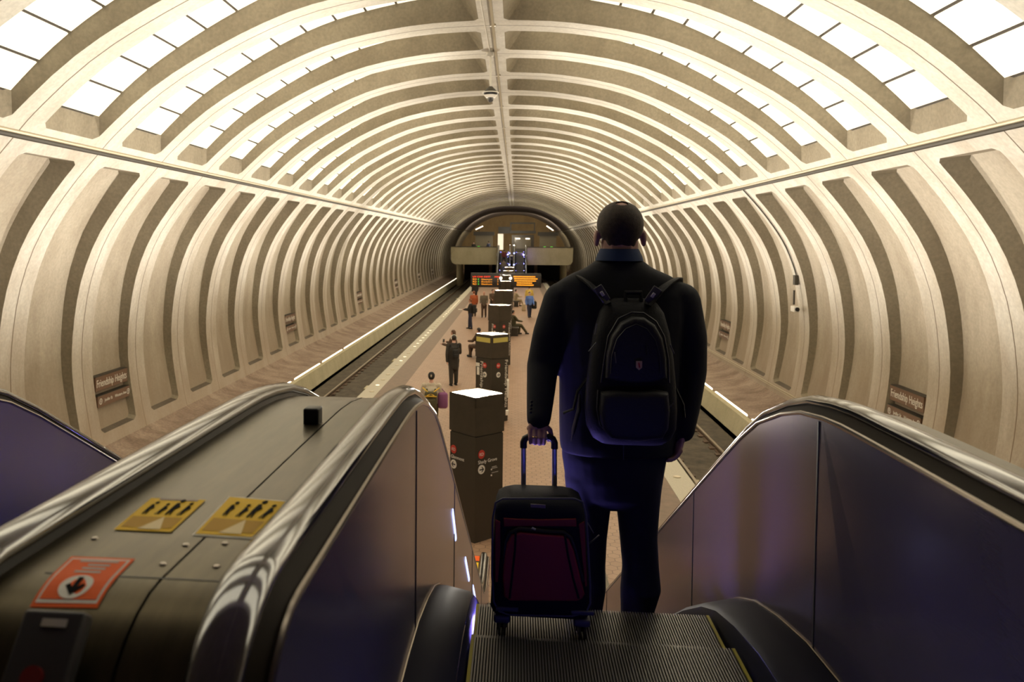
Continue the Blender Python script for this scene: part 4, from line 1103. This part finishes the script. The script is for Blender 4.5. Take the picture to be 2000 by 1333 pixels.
# ---------------------------------------------------------------- suitcase
SY = 2.975
cs = thing('suitcase', 'black and dark red upright suitcase with telescopic handle, standing behind the suited man', 'suitcase', (.76, 3.08, 3.622))
def rrect(x0, x1, y0_, y1_, z, r, n=5):
    out = []
    for cx, cy, a0 in ((x1-r, y1_-r, 0), (x0+r, y1_-r, 90), (x0+r, y0_+r, 180), (x1-r, y0_+r, 270)):
        for i in range(n+1):
            a = math.radians(a0+90*i/n); out.append((cx+r*math.cos(a), cy+r*math.sin(a), z))
    return out
b = MB(); R = []
xb0, xb1 = at(957, 1180, SY).x, at(1157, 1180, SY).x; xt0, xt1 = at(966, 985, SY).x, at(1144, 985, SY).x
zb, zt = 3.695, at(1055, 972, 3.03).z
for q, gi in ((0, .035), (.03, .010), (.08, 0), (.5, 0), (.90, .003), (.96, .012), (.985, .028), (1.0, .050)):
    x0, x1 = xb0+(xt0-xb0)*q, xb1+(xt1-xb1)*q; R.append(rrect(x0+gi, x1-gi, SY+gi*.8, 3.195-gi*.3, zb+(zt-zb)*q, .035))
b.rings(R, M_case); b.build('shell', cs, smooth=50)
def sp(name, pts, th, m, y=SY, bev=.006, **k): return patch(name, pts, y+.002, th, m, cs, bev, 4.3, 940, 960, **k)
sp('front_pocket', [(192, 870), (180, 700), (195, 520), (215, 420), (255, 352), (330, 330), (430, 342), (520, 350), (680, 360), (735, 392), (775, 480), (815, 640), (865, 850), (848, 885), (800, 908), (240, 906)], .020, M_case_r, label='dark red front pocket', bev=.008)
sp('upper_pocket', [(188, 222), (300, 230), (500, 235), (795, 228), (800, 292), (500, 290), (190, 292)], .008, M_case_rd, label='dark red band below the lid', bev=.003)
sp('side_panel', [(118, 235), (160, 255), (160, 520), (140, 760), (118, 760)], .006, M_case_rd, bev=.002, label='dark red side strip')
sp('side_panel', [(818, 275), (866, 250), (888, 790), (872, 800)], .006, M_case_rd, bev=.002, label='dark red side strip')
sp('brand_patch', [(414, 106), (540, 114), (540, 142), (414, 134)], .004, mat('patch_dull', (.20, .15, .14), .4), bev=.001)
def pipe(name, pts, r, m=M_case, y=SY-.02, flat=None):
    q = MB(); q.tube([at(940+u/4.3, 960+v/4.3, y) for u, v in pts], r, m, n=8, flat=flat); q.build(name, cs)
pipe('piping', [(290, 335), (282, 500), (258, 720), (238, 900)], .004); pipe('piping', [(702, 368), (728, 540), (770, 730), (818, 900)], .004)
pipe('pocket_zipper', [(190, 600), (205, 430), (240, 350), (320, 315), (440, 325), (560, 340), (690, 345), (750, 390), (790, 500), (850, 760)], .008, M_black, SY-.008)
pipe('zipper_pull', [(425, 308), (455, 322)], .004, M_alu, SY-.022)
pipe('piping', [(95, 240), (90, 700), (105, 930), (150, 1010), (240, 1040), (760, 1050), (880, 1020), (915, 940), (915, 800), (880, 200), (850, 90), (780, 62), (180, 62), (120, 95), (95, 240)], .004, M_wheel, SY+.0)
pipe('top_grip', [(250, 60), (300, 48), (700, 48), (760, 58)], .010, M_black, 3.06)
for u0 in (170, 848):
    w = at(940+u0/4.3, 960+1200/4.3, SY)
    for yy in (3.005, 3.165):
        q = MB(); T = Matrix.Translation((w.x, yy, 3.652)) @ Matrix.Rotation(PI/2, 4, 'Y')
        for dz in (-.014, .006): q.cyl((0, 0, dz), .029, .009, M_wheel, 24, T); q.cyl((0, 0, dz-.001), .013, .011, M_black, 16, T)
        wh = q.build('wheel', cs)
        q = MB(); q.box((w.x, yy, 3.690), (.062, .055, .030), M_wheel, bev=.010); q.box((w.x, yy+.022, 3.664), (.040, .012, .05), M_wheel, bev=.004); q.build('fork', wh)
    q = MB(); cx = at(940+(215 if u0 < 500 else 850)/4.3, 1212, SY).x; q.box((cx, SY-.002, 3.735), (.085, .012, .016), M_wheel, bev=.004); q.build('corner_guard', cs)
for px in (1022.5, 1083):
    top_ = at(px, 872, BARY); lo = at(px, 985, 3.19); mid = at(px, 952, BARY)
    q = MB(); q.tube([(top_.x, BARY, bar_z-.02), (mid.x, BARY, mid.z)], .0100, M_alu, n=14, flat=(1, .75)); q.build('handle_tube', cs)
    q = MB(); q.tube([(mid.x, BARY, mid.z), (mid.x, BARY, 3.9)], .0125, M_alu, n=14, flat=(1, .78)); q.cyl((mid.x, BARY, mid.z-.003), .0135, .005, M_wheel, 14); q.build('handle_sleeve', cs)
xl_, xr_ = at(1022.5, 872, BARY).x, at(1083, 872, BARY).x
q = MB(); q.tube([(xl_, BARY, bar_z-.045), (xl_, BARY, bar_z-.022), (xl_+.006, BARY, bar_z-.008), (xl_+.020, BARY, bar_z), ((xl_+xr_)/2, BARY, bar_z+.003), (xr_-.020, BARY, bar_z), (xr_-.006, BARY, bar_z-.008), (xr_, BARY, bar_z-.022), (xr_, BARY, bar_z-.045)], .0140, M_black, n=14); q.build('handle_grip', cs)
q = MB(); q.box(((xl_+xr_)/2+.022, BARY-.012, bar_z-.002), (.02, .01, .012), M_alu, bev=.003); q.build('release_button', cs)
pipe('side_strap', [(890, 262), (912, 300), (940, 352)], .006, M_wheel, 3.09, (.4, 1)); pipe('side_strap', [(990, 370), (945, 410), (898, 445)], .006, M_wheel, 3.09, (.4, 1))

# ================================================================== THE PASSENGERS ON THE PLATFORM
def cloth(name, c, r=.85): return MATS.get(name) or mat(name, c, r)
C_black = cloth('cloth_black', (.018, .016, .014)); C_char = cloth('cloth_charcoal', (.032, .026, .020)); C_cream = cloth('cloth_cream', (.55, .47, .36))
C_olive = cloth('cloth_olive', (.075, .065, .030)); C_grey = cloth('cloth_grey_brown', (.15, .12, .085)); C_yel = cloth('cloth_yellow', (.60, .42, .09)); C_blue = cloth('cloth_blue', (.13, .24, .62))
C_navy = cloth('cloth_navy', (.025, .030, .06)); C_beige = cloth('cloth_beige', (.42, .33, .21)); C_red = cloth('cloth_rust', (.42, .10, .03)); C_wine = cloth('cloth_wine', (.13, .022, .016)); C_jean = cloth('cloth_jean', (.09, .11, .17)); C_purple = cloth('cloth_purple', (.24, .085, .20)); C_brown = cloth('cloth_brown', (.085, .05, .03))
H_dark = cloth('hair_dark', (.022, .014, .009), .6); H_ginger = cloth('hair_ginger', (.20, .055, .016), .6); H_brown = cloth('hair_chestnut', (.075, .035, .014), .6)
def person(label, x, y, z0, H, rz, arms, coat, coat_len, trous, hair, hairm, sit=False, shoes=None, vox=.016, stride=.05, lean=0.0, group='passengers on the platform'):
    t = thing('person', label, 'person', (0, 0, 0), group)
    s = H
    hip = .50*s if not sit else .28*s
    up = hip-.50*s
    def Z(q): return q*s+up
    ln = lambda q: lean*(q-.5)*s
    nk = Vector((0, ln(.83), Z(.83))); ch = Vector((0, ln(.70), Z(.70))); pel = Vector((0, 0, Z(.52)))
    hdc = Vector((0, ln(.93)+.01*s, Z(.930)))
    J = []
    for i, sd in enumerate((-1, 1)):
        sw, out, bend = arms[i]
        sh = Vector((sd*.112*s, ln(.80), Z(.795))); L1, L2 = .172*s, .145*s
        a = math.radians(sw); o_ = math.radians(out)
        d1 = Vector((sd*math.sin(o_), math.sin(a)*math.cos(o_), -math.cos(a)*math.cos(o_))); el = sh+d1*L1
        b_ = a+math.radians(bend); d2 = Vector((-sd*math.sin(o_)*.8*min(1, bend/60), math.sin(b_), -math.cos(b_))).normalized(); wr = el+d2*L2
        J.append((sh, el, wr, d2))
    LG = []
    for i, sd in enumerate((-1, 1)):
        hp = Vector((sd*.052*s, 0, hip)); st = stride*(1 if i else -1)
        if sit: kn = Vector((sd*.06*s, .24*s, hip+.01*s)); an = Vector((sd*.055*s, (.22+stride*i*2)*s, .05*s))
        else: kn = Vector((sd*.056*s, st*s*.6+.01*s, .275*s)); an = Vector((sd*.058*s, st*s, .045*s))
        LG.append((hp, kn, an))
    def body(b):
        b.ell(hdc, (.044*s, .054*s, .064*s), None, 16); b.ell(hdc+Vector((0, .018*s, -.035*s)), (.032*s, .034*s, .034*s), None, 12)
        cap(b, hdc+Vector((0, .055*s, -.012*s)), hdc+Vector((0, .052*s, .002*s)), .010*s, .006*s)
        for sd in (-1, 1): b.ell(hdc+Vector((sd*.046*s, -.002*s, -.008*s)), (.008*s, .012*s, .018*s), None, 10)
        cap(b, nk-Vector((0, 0, .01*s)), hdc-Vector((0, 0, .04*s)), .034*s, .030*s)
        cap(b, pel, ch, .078*s, .085*s, fx=.75, fy=1.1); cap(b, ch, nk, .08*s, .04*s, fx=.75, fy=1.2)
        for (sh, el, wr, d2), sd in zip(J, (-1, 1)):
            cap(b, sh, el, .030*s, .024*s); cap(b, el, wr, .024*s, .016*s)
            pm = wr+d2*.035*s; cap(b, wr, pm, .016*s, .017*s)
            for f in range(4):
                q = pm+Vector((0, (f-1.5)*.0095*s, 0)); cap(b, q, q+d2*.036*s+Vector((-sd*.008*s, 0, 0)), .0062*s, .005*s, n=8)
            cap(b, wr+d2*.015*s, wr+d2*.042*s+Vector((-sd*.012*s, .016*s, 0)), .007*s, .0055*s, n=8)
        for hp, kn, an in LG: cap(b, hp, kn, .050*s, .034*s); cap(b, kn, an, .034*s, .022*s)
    blob('body', body, vox*.8, M_skin, t, it=2)
    def coat_f(b):
        low = Vector((0, 0, Z(.52-coat_len)))
        cap(b, pel, ch, .096*s, .104*s, fx=.82, fy=1.12); cap(b, ch, nk-Vector((0, 0, .035*s)), .100*s, .062*s, fx=.72, fy=1.30)
        if not sit and coat_len > .02: cap(b, pel, low, .094*s, .088*s+.05*s*coat_len, fx=.86, fy=1.15)
        for sh, el, wr, d2 in J: chain(b, [sh, el, wr-d2*.004*s], [.043*s, .037*s, .028*s])
    blob('coat', coat_f, vox, coat, t, it=3)
    def tr_f(b):
        cap(b, pel-Vector((0, 0, .05*s)), pel, .082*s, .084*s, fx=.85, fy=1.1)
        for hp, kn, an in LG: chain(b, [hp, kn, an+Vector((0, 0, .012*s))], [.064*s, .047*s, .038*s])
    blob('trousers', tr_f, vox, trous, t, it=3)
    for hp, kn, an in LG:
        b = MB(); b.ell((an.x, an.y+.028*s, .022*s), (.027*s, .075*s, .022*s), shoes or C_black, 12); b.box((an.x, an.y+.028*s, .006*s), (.046*s, .125*s, .012*s), shoes or C_black); b.build('shoe', t)
    if hair != 'bald':
        def hr(b):
            b.ell(hdc+Vector((0, -.006*s, .008*s)), (.050*s, .058*s, .062*s), None, 16)
            if hair == 'long': cap(b, hdc+Vector((0, -.03*s, -.01*s)), hdc+Vector((0, -.048*s, -.13*s)), .042*s, .030*s, fx=.7, fy=1.25)
            if hair in ('beanie', 'hood'): b.ell(hdc+Vector((0, -.008*s, .018*s)), (.054*s, .062*s, .060*s), None, 16)
            if hair == 'hood': cap(b, hdc+Vector((0, -.03*s, -.05*s)), hdc+Vector((0, -.03*s, -.10*s)), .05*s, .06*s)
        o = blob({'beanie': 'knit_hat', 'hood': 'hood'}.get(hair, 'hair'), hr, vox*.8, hairm, t, it=2)
        cut(o, lambda p: p.y < hdc.y+.012*s+max(0, (p.z-hdc.z-.012*s)*1.6) and (hair in ('long', 'hood') or p.z > hdc.z-.038*s))
    t.location = (x, y, z0); t.rotation_euler.z = rz
    def loc(v): return Matrix.Translation((x, y, z0)) @ Matrix.Rotation(rz, 4, 'Z') @ Vector(v)
    t['_'] = 0; del t['_']
    return loc, s, J
def small_pack(loc, s, rz, m, label, zc=.66, big=1.0, straps=None):
    c = loc((0, -.135*s, zc*s)); t = thing('backpack', label, 'backpack', c, 'small backpacks on the platform')
    T = Matrix.Translation(c) @ Matrix.Rotation(rz, 4, 'Z')
    b = MB(); b.box((0, 0, 0), (.17*s*big, .085*s*big, .24*s*big), m, T, bev=.03*s); b.build('main_compartment', t)
    b = MB(); b.box((0, -.05*s*big, -.04*s), (.13*s*big, .04*s*big, .11*s*big), m, T, bev=.016*s); b.build('front_pocket', t)
    b = MB()
    for sd in (-1, 1): b.tube([T @ Vector((sd*.06*s, .03*s, .11*s)), T @ Vector((sd*.065*s, .06*s, .155*s)), T @ Vector((sd*.07*s, .15*s, .13*s))], .014*s, straps or m, n=8, flat=(.5, 1))
    b.build('shoulder_strap', t); return t, T
def phone(p, label):
    b = MB(); b.box(p, (.075, .012, .15), C_black, Matrix.Translation(p) @ Matrix.Rotation(-.7, 4, 'X') @ Matrix.Translation(-Vector(p)), bev=.004); tag(b.build('phone'), label, 'phone', 'phones in hand')
# woman in a cream coat at the escalator foot
loc, s, J = person('woman in cream coat and dark knit hat with yellow backpack straps, walking past the handrail', -1.50, 20.7, 0, 1.70, .05, ((8, 14, 10), (5, 16, 30)), C_cream, .0, C_olive, 'beanie', C_black, stride=.06, vox=.013)
t_, T = small_pack(loc, s, .05, C_olive, 'dark green backpack with crossed yellow straps worn over the cream coat', .60, 1.1)
b = MB()
for sd in (-1, 1): b.tube([T @ Vector((sd*.125*s, .055*s, .175*s)), T @ Vector((sd*.045*s, -.022*s, .125*s)), T @ Vector((-sd*.055*s, -.050*s, .075*s))], .013*s, cloth('strap_yellow', (.55, .34, .03)), n=8, flat=(.5, 1))
b.tube([T @ Vector((-.09*s, -.05*s, .06*s)), T @ Vector((0, -.062*s, .066*s)), T @ Vector((.09*s, -.05*s, .06*s))], .010*s, cloth('strap_yellow', (.55, .34, .03)), n=8)
b.build('yellow_strap', t_, label='yellow straps')
b = MB(); b.ell((0, -.068*s, .955*s), (.022, .010, .040), C_cream, 10); o = b.build('hat_emblem'); o.parent = [q for q in COL.objects if str(q.get('label', '')).startswith('woman in cream')][0]
def bag(p, d, m, label, strap_to=None, group='bags carried on the platform'):
    t = thing('shoulder_bag', label, 'bag', p, group)
    b = MB(); b.box(p, d, m, bev=min(d)*.42); b.build('bag_body', t, smooth=60)
    b = MB(); q = strap_to or (Vector(p)+Vector((0, 0, d[2]*.9))); b.tube([Vector(p)+Vector((-d[0]*.35, 0, d[2]*.4)), q, Vector(p)+Vector((d[0]*.35, 0, d[2]*.4))], .012, m, n=6); b.build('strap', t)
bag(loc((.30, -.04, .98)), (.26, .16, .42), C_purple, 'purple shoulder bag at the cream coat woman\'s hip', loc((.2, 0, 1.36)))
# tall man in a dark coat
loc, s, J = person('tall person in long dark coat with white headphones, standing back turned by the first pylon', -1.50, 28.3, 0, 1.80, .35, ((-6, 9, 8), (20, 10, 70)), C_char, .14, C_char, 'short', H_dark, stride=.035, vox=.013)
small_pack(loc, s, .35, C_black, 'black backpack on the tall dark coated person', .64, .72)
b = MB(); b.tube([loc((.055*s*math.cos(a), .0, .93*s+.07*s*math.sin(a))) for a in [math.radians(20+i*14) for i in range(11)]], .012, M_white, n=6)
for sd in (-1, 1): b.ell(loc((sd*.052*s, .0, .925*s)), (.025, .03, .04), M_white, 12)
tag(b.build('headphones'), 'white headphones on the tall person in the dark coat', 'headphones')
b = MB(); b.ell(loc((.02, -.26, 1.18)), (.05, .02, .085), M_white, 12); tag(b.build('hanging_charm'), 'white tag hanging on the black backpack of the tall person', 'tag')
# woman with long brown hair
loc, s, J = person('woman with long chestnut hair looking at a phone, partly behind the tall dark coated person', -1.72, 31.0, 0, 1.68, 1.25, ((25, 8, 75), (28, 8, 80)), C_brown, .10, C_black, 'long', H_brown, stride=.03, vox=.015)
phone(loc((.02, .42, 1.22)), 'phone held by the woman with long chestnut hair')
# man facing the track
loc, s, J = person('ginger haired man in black facing the track, backpack on, reading a phone', -1.95, 46.7, 0, 1.76, 1.45, ((20, 6, 75), (20, 6, 75)), C_black, .02, C_navy, 'short', H_ginger, stride=.05, vox=.018)
small_pack(loc, s, 1.45, C_black, 'black backpack on the ginger haired man', .66, 1.2); b = MB(); b.box(loc((0, .56, 1.12)), (.30, .20, .02), M_white); tag(b.build('newspaper', smooth=0), 'white folded paper held by the ginger haired man', 'paper')
loc, s, J = person('person in rust red coat standing just past the ginger haired man', -2.15, 54.5, 0, 1.74, .2, ((5, 8, 15), (5, 8, 15)), C_red, .10, C_brown, 'short', H_ginger, vox=.022)
loc, s, J = person('bald man in grey brown jacket facing the escalators', -1.45, 54.0, 0, 1.76, PI-.1, ((10, 7, 45), (10, 7, 45)), C_grey, .03, C_brown, 'bald', H_dark, vox=.02)
loc, s, J = person('person in dark brown coat standing beside the bald man', -.95, 56.5, 0, 1.74, PI+.5, ((15, 8, 60), (15, 8, 60)), C_brown, .10, C_black, 'short', H_dark, vox=.022)
loc, s, J = person('person in black near the platform edge under the arrivals board', -2.75, 68, 0, 1.75, .3, ((5, 8, 15), (5, 8, 15)), C_black, .10, C_black, 'short', H_dark, vox=.026)
# bench sitters
def bench(x, y, label, L=1.5):
    t = thing('platform_bench', label, 'bench', (x, y, 0), 'benches along the pylons')
    b = MB(); b.box((x, y, .41), (.46, L, .09), M_bronze, bev=.02); b.build('seat_slab', t)
    for d in (-.45, .45): b = MB(); b.box((x, y+d*L, .18), (.34, .14, .37), M_bronze2); b.build('support', t, smooth=0)
bench(-.83, 35.2, 'dark bench on the queue side of the third pylon'); bench(.62, 44.2, 'dark bench past the fourth pylon where the person in olive sits'); bench(.70, 63.6, 'dark bench under the amber message board')
loc, s, J = person('seated person in brown coat with purple scarf on the bench behind the second pylon', -.93, 35.2, 0, 1.70, 1.0, ((35, 8, 50), (35, 8, 50)), C_brown, 0, C_brown, 'short', H_dark, sit=True, vox=.018)
b = MB(); b.tube([loc((math.cos(a)*.085, math.sin(a)*.07-.0, .615*s)) for a in [i*PI/6 for i in range(13)]], .045, C_purple, n=8); b.tube([loc((.04, .10, .6*s)), loc((.05, .16, .48*s)), loc((.03, .15, .40*s))], .045, cloth('scarf_pale', (.30, .24, .42)), n=8); tag(b.build('scarf'), 'pale purple scarf on the seated person in brown', 'scarf')
loc, s, J = person('person in olive clothes seated with outstretched legs past the fourth pylon', .55, 44.3, 0, 1.72, -1.15, ((40, 8, 40), (40, 8, 40)), C_olive, 0, C_olive, 'short', H_dark, sit=True, vox=.02, stride=.10, lean=-.05)
loc, s, J = person('person in beige coat seated on the bench under the amber message board', .66, 63.6, 0, 1.72, -1.2, ((40, 8, 50), (40, 8, 50)), C_beige, 0, C_beige, 'short', H_dark, sit=True, vox=.024, stride=.06)
loc, s, J = person('man in bright blue shirt with dark trousers walking under the message board', 1.58, 54.4, 0, 1.74, PI+.35, ((14, 8, 20), (-5, 12, 25)), C_blue, 0, C_navy, 'short', H_dark, stride=.07, vox=.018)
bag(loc((-.36, -.05, .82)), (.34, .22, .52), C_black, 'black shoulder bag carried by the man in the blue shirt', loc((-.2, 0, 1.38)))
loc, s, J = person('person in yellow coat standing behind the man in the blue shirt', 1.66, 60.5, 0, 1.80, .1, ((5, 12, 10), (5, 12, 10)), C_yel, .12, C_black, 'short', H_brown, vox=.022)
b = MB(); b.box((1.25, 59.5, .25), (.30, .22, .5), C_beige, bev=.05); tag(b.build('paper_bag'), 'pale bag on the floor by the yellow coated person', 'bag', 'bags carried on the platform')
# far escalator and mezzanine
def far_step(yw):        # tread level of the turned escalator at world y
    k = math.floor((102.3-yw-2.87)/STEP_D)+1; return step_z(k)
for yw, lab, ct, tr, hm in ((96.9, 'person in wine red jacket riding up the far escalator', C_wine, C_black, H_dark), (95.0, 'person in grey top and jeans riding the far escalator below the red jacket', C_grey, C_jean, H_brown)):
    person(lab, -.78, yw, far_step(yw), 1.74, 0, ((5, 8, 15), (5, 8, 15)), ct, .02, tr, 'short', hm, vox=.03, stride=.02, group='people at the far mezzanine')
person('dark clad person standing alone at the far mezzanine parapet', -4.75, 103.2, 3.25, 1.72, PI, ((5, 8, 15), (5, 8, 15)), C_black, .1, C_black, 'hood', C_black, vox=.03, group='people at the far mezzanine')
person('person in navy with pale shirt at the ticket cabinet on the mezzanine', -2.85, 104.0, 3.25, 1.85, .8, ((15, 8, 60), (5, 8, 15)), C_navy, .02, C_navy, 'short', H_dark, vox=.03, group='people at the far mezzanine')

# ================================================================== LIGHT AND CAMERA
def area(name, loc, rot, sx, sy, power, col):
    l = bpy.data.lights.new(name, 'AREA'); l.shape = 'RECTANGLE'; l.size = sx; l.size_y = sy; l.energy = power; l.color = col
    o = bpy.data.objects.new(name, l); COL.objects.link(o); o.location = loc; o.rotation_euler = rot; return o
for i, y in enumerate(PY):           # pylon uplights wash the crown
    l = bpy.data.lights.new('pylon_glow', 'POINT'); l.energy = 1000; l.color = (1, .93, .81); l.shadow_soft_size = .09
    o = bpy.data.objects.new('pylon_glow', l); COL.objects.link(o); o.location = (0, y, 2.42)
    for sd in (-1, 1):       # each lamp head throws its light up and out to the two walls
        l = bpy.data.lights.new('pylon_floodlight', 'SPOT'); l.energy = 5400; l.color = (1, .93, .81); l.shadow_soft_size = .09
        l.spot_size = math.radians(118); l.spot_blend = .75
        o = bpy.data.objects.new('pylon_floodlight', l); COL.objects.link(o); o.location = (0, y, 2.42)
        o.rotation_euler = (Vector((sd*math.sin(math.radians(60)), 0, math.cos(math.radians(60))))).to_track_quat('-Z', 'Y').to_euler()
for x in (-4.6, 5.2):
    l = bpy.data.lights.new('end_wall_fill', 'SPOT'); l.energy = 4000; l.color = (1, .85, .60); l.spot_size = 1.25; l.spot_blend = .6; l.shadow_soft_size = .3  # unseen spots added beyond the mezzanine to light the end wall
    o = bpy.data.objects.new('end_wall_fill', l); COL.objects.link(o); o.location = (x, 138, 7.0); o.rotation_euler = (math.radians(88), 0, 0)
l = bpy.data.lights.new('mezzanine_fill', 'POINT'); l.energy = 500; l.color = (1, .9, .7); l.shadow_soft_size = .2  # added fill without a fixture, lifts the far mezzanine
o = bpy.data.objects.new('mezzanine_fill', l); COL.objects.link(o); o.location = (.15, 104, 5.6)
for x in (-6, 6):
    l = bpy.data.lights.new('mezzanine_fill', 'POINT'); l.energy = 320; l.color = (1, .9, .7); l.shadow_soft_size = .2  # two more added fills brighten the dark walls past the mezzanine
    o = bpy.data.objects.new('mezzanine_fill', l); COL.objects.link(o); o.location = (x, 118, 5.2)
wd = bpy.data.worlds.new('station_world'); SC.world = wd; wd.use_nodes = True
bg = wd.node_tree.nodes['Background']; bg.inputs[0].default_value = (.10, .08, .06, 1); bg.inputs[1].default_value = .15
cam = bpy.data.cameras.new('camera'); co = bpy.data.objects.new('camera', cam); COL.objects.link(co)
cam.sensor_fit = 'HORIZONTAL'; cam.sensor_width = 36; cam.lens = F/2000*36
cam.shift_x = (1000-PX0)/2000; cam.shift_y = (PY0-666.5)/2000
cam.clip_start = .05; cam.clip_end = 400
R = Matrix((RT, UP, -FW)).transposed()
co.matrix_world = Matrix.Translation(CAM) @ R.to_4x4()
cam.dof.use_dof = True; cam.dof.focus_distance = 5.0; cam.dof.aperture_fstop = 4.5
SC.camera = co
SC.view_settings.view_transform = 'Standard'; SC.view_settings.look = 'None'; SC.view_settings.gamma = 1; SC.view_settings.exposure = 0
SC.view_settings.use_curve_mapping = False
SC.cycles.max_bounces = 7; SC.cycles.diffuse_bounces = 4; SC.cycles.glossy_bounces = 5; SC.cycles.transmission_bounces = 2
SC.cycles.sample_clamp_indirect = 4.0; SC.cycles.caustics_reflective = False; SC.cycles.caustics_refractive = False
SC.cycles.use_denoising = True
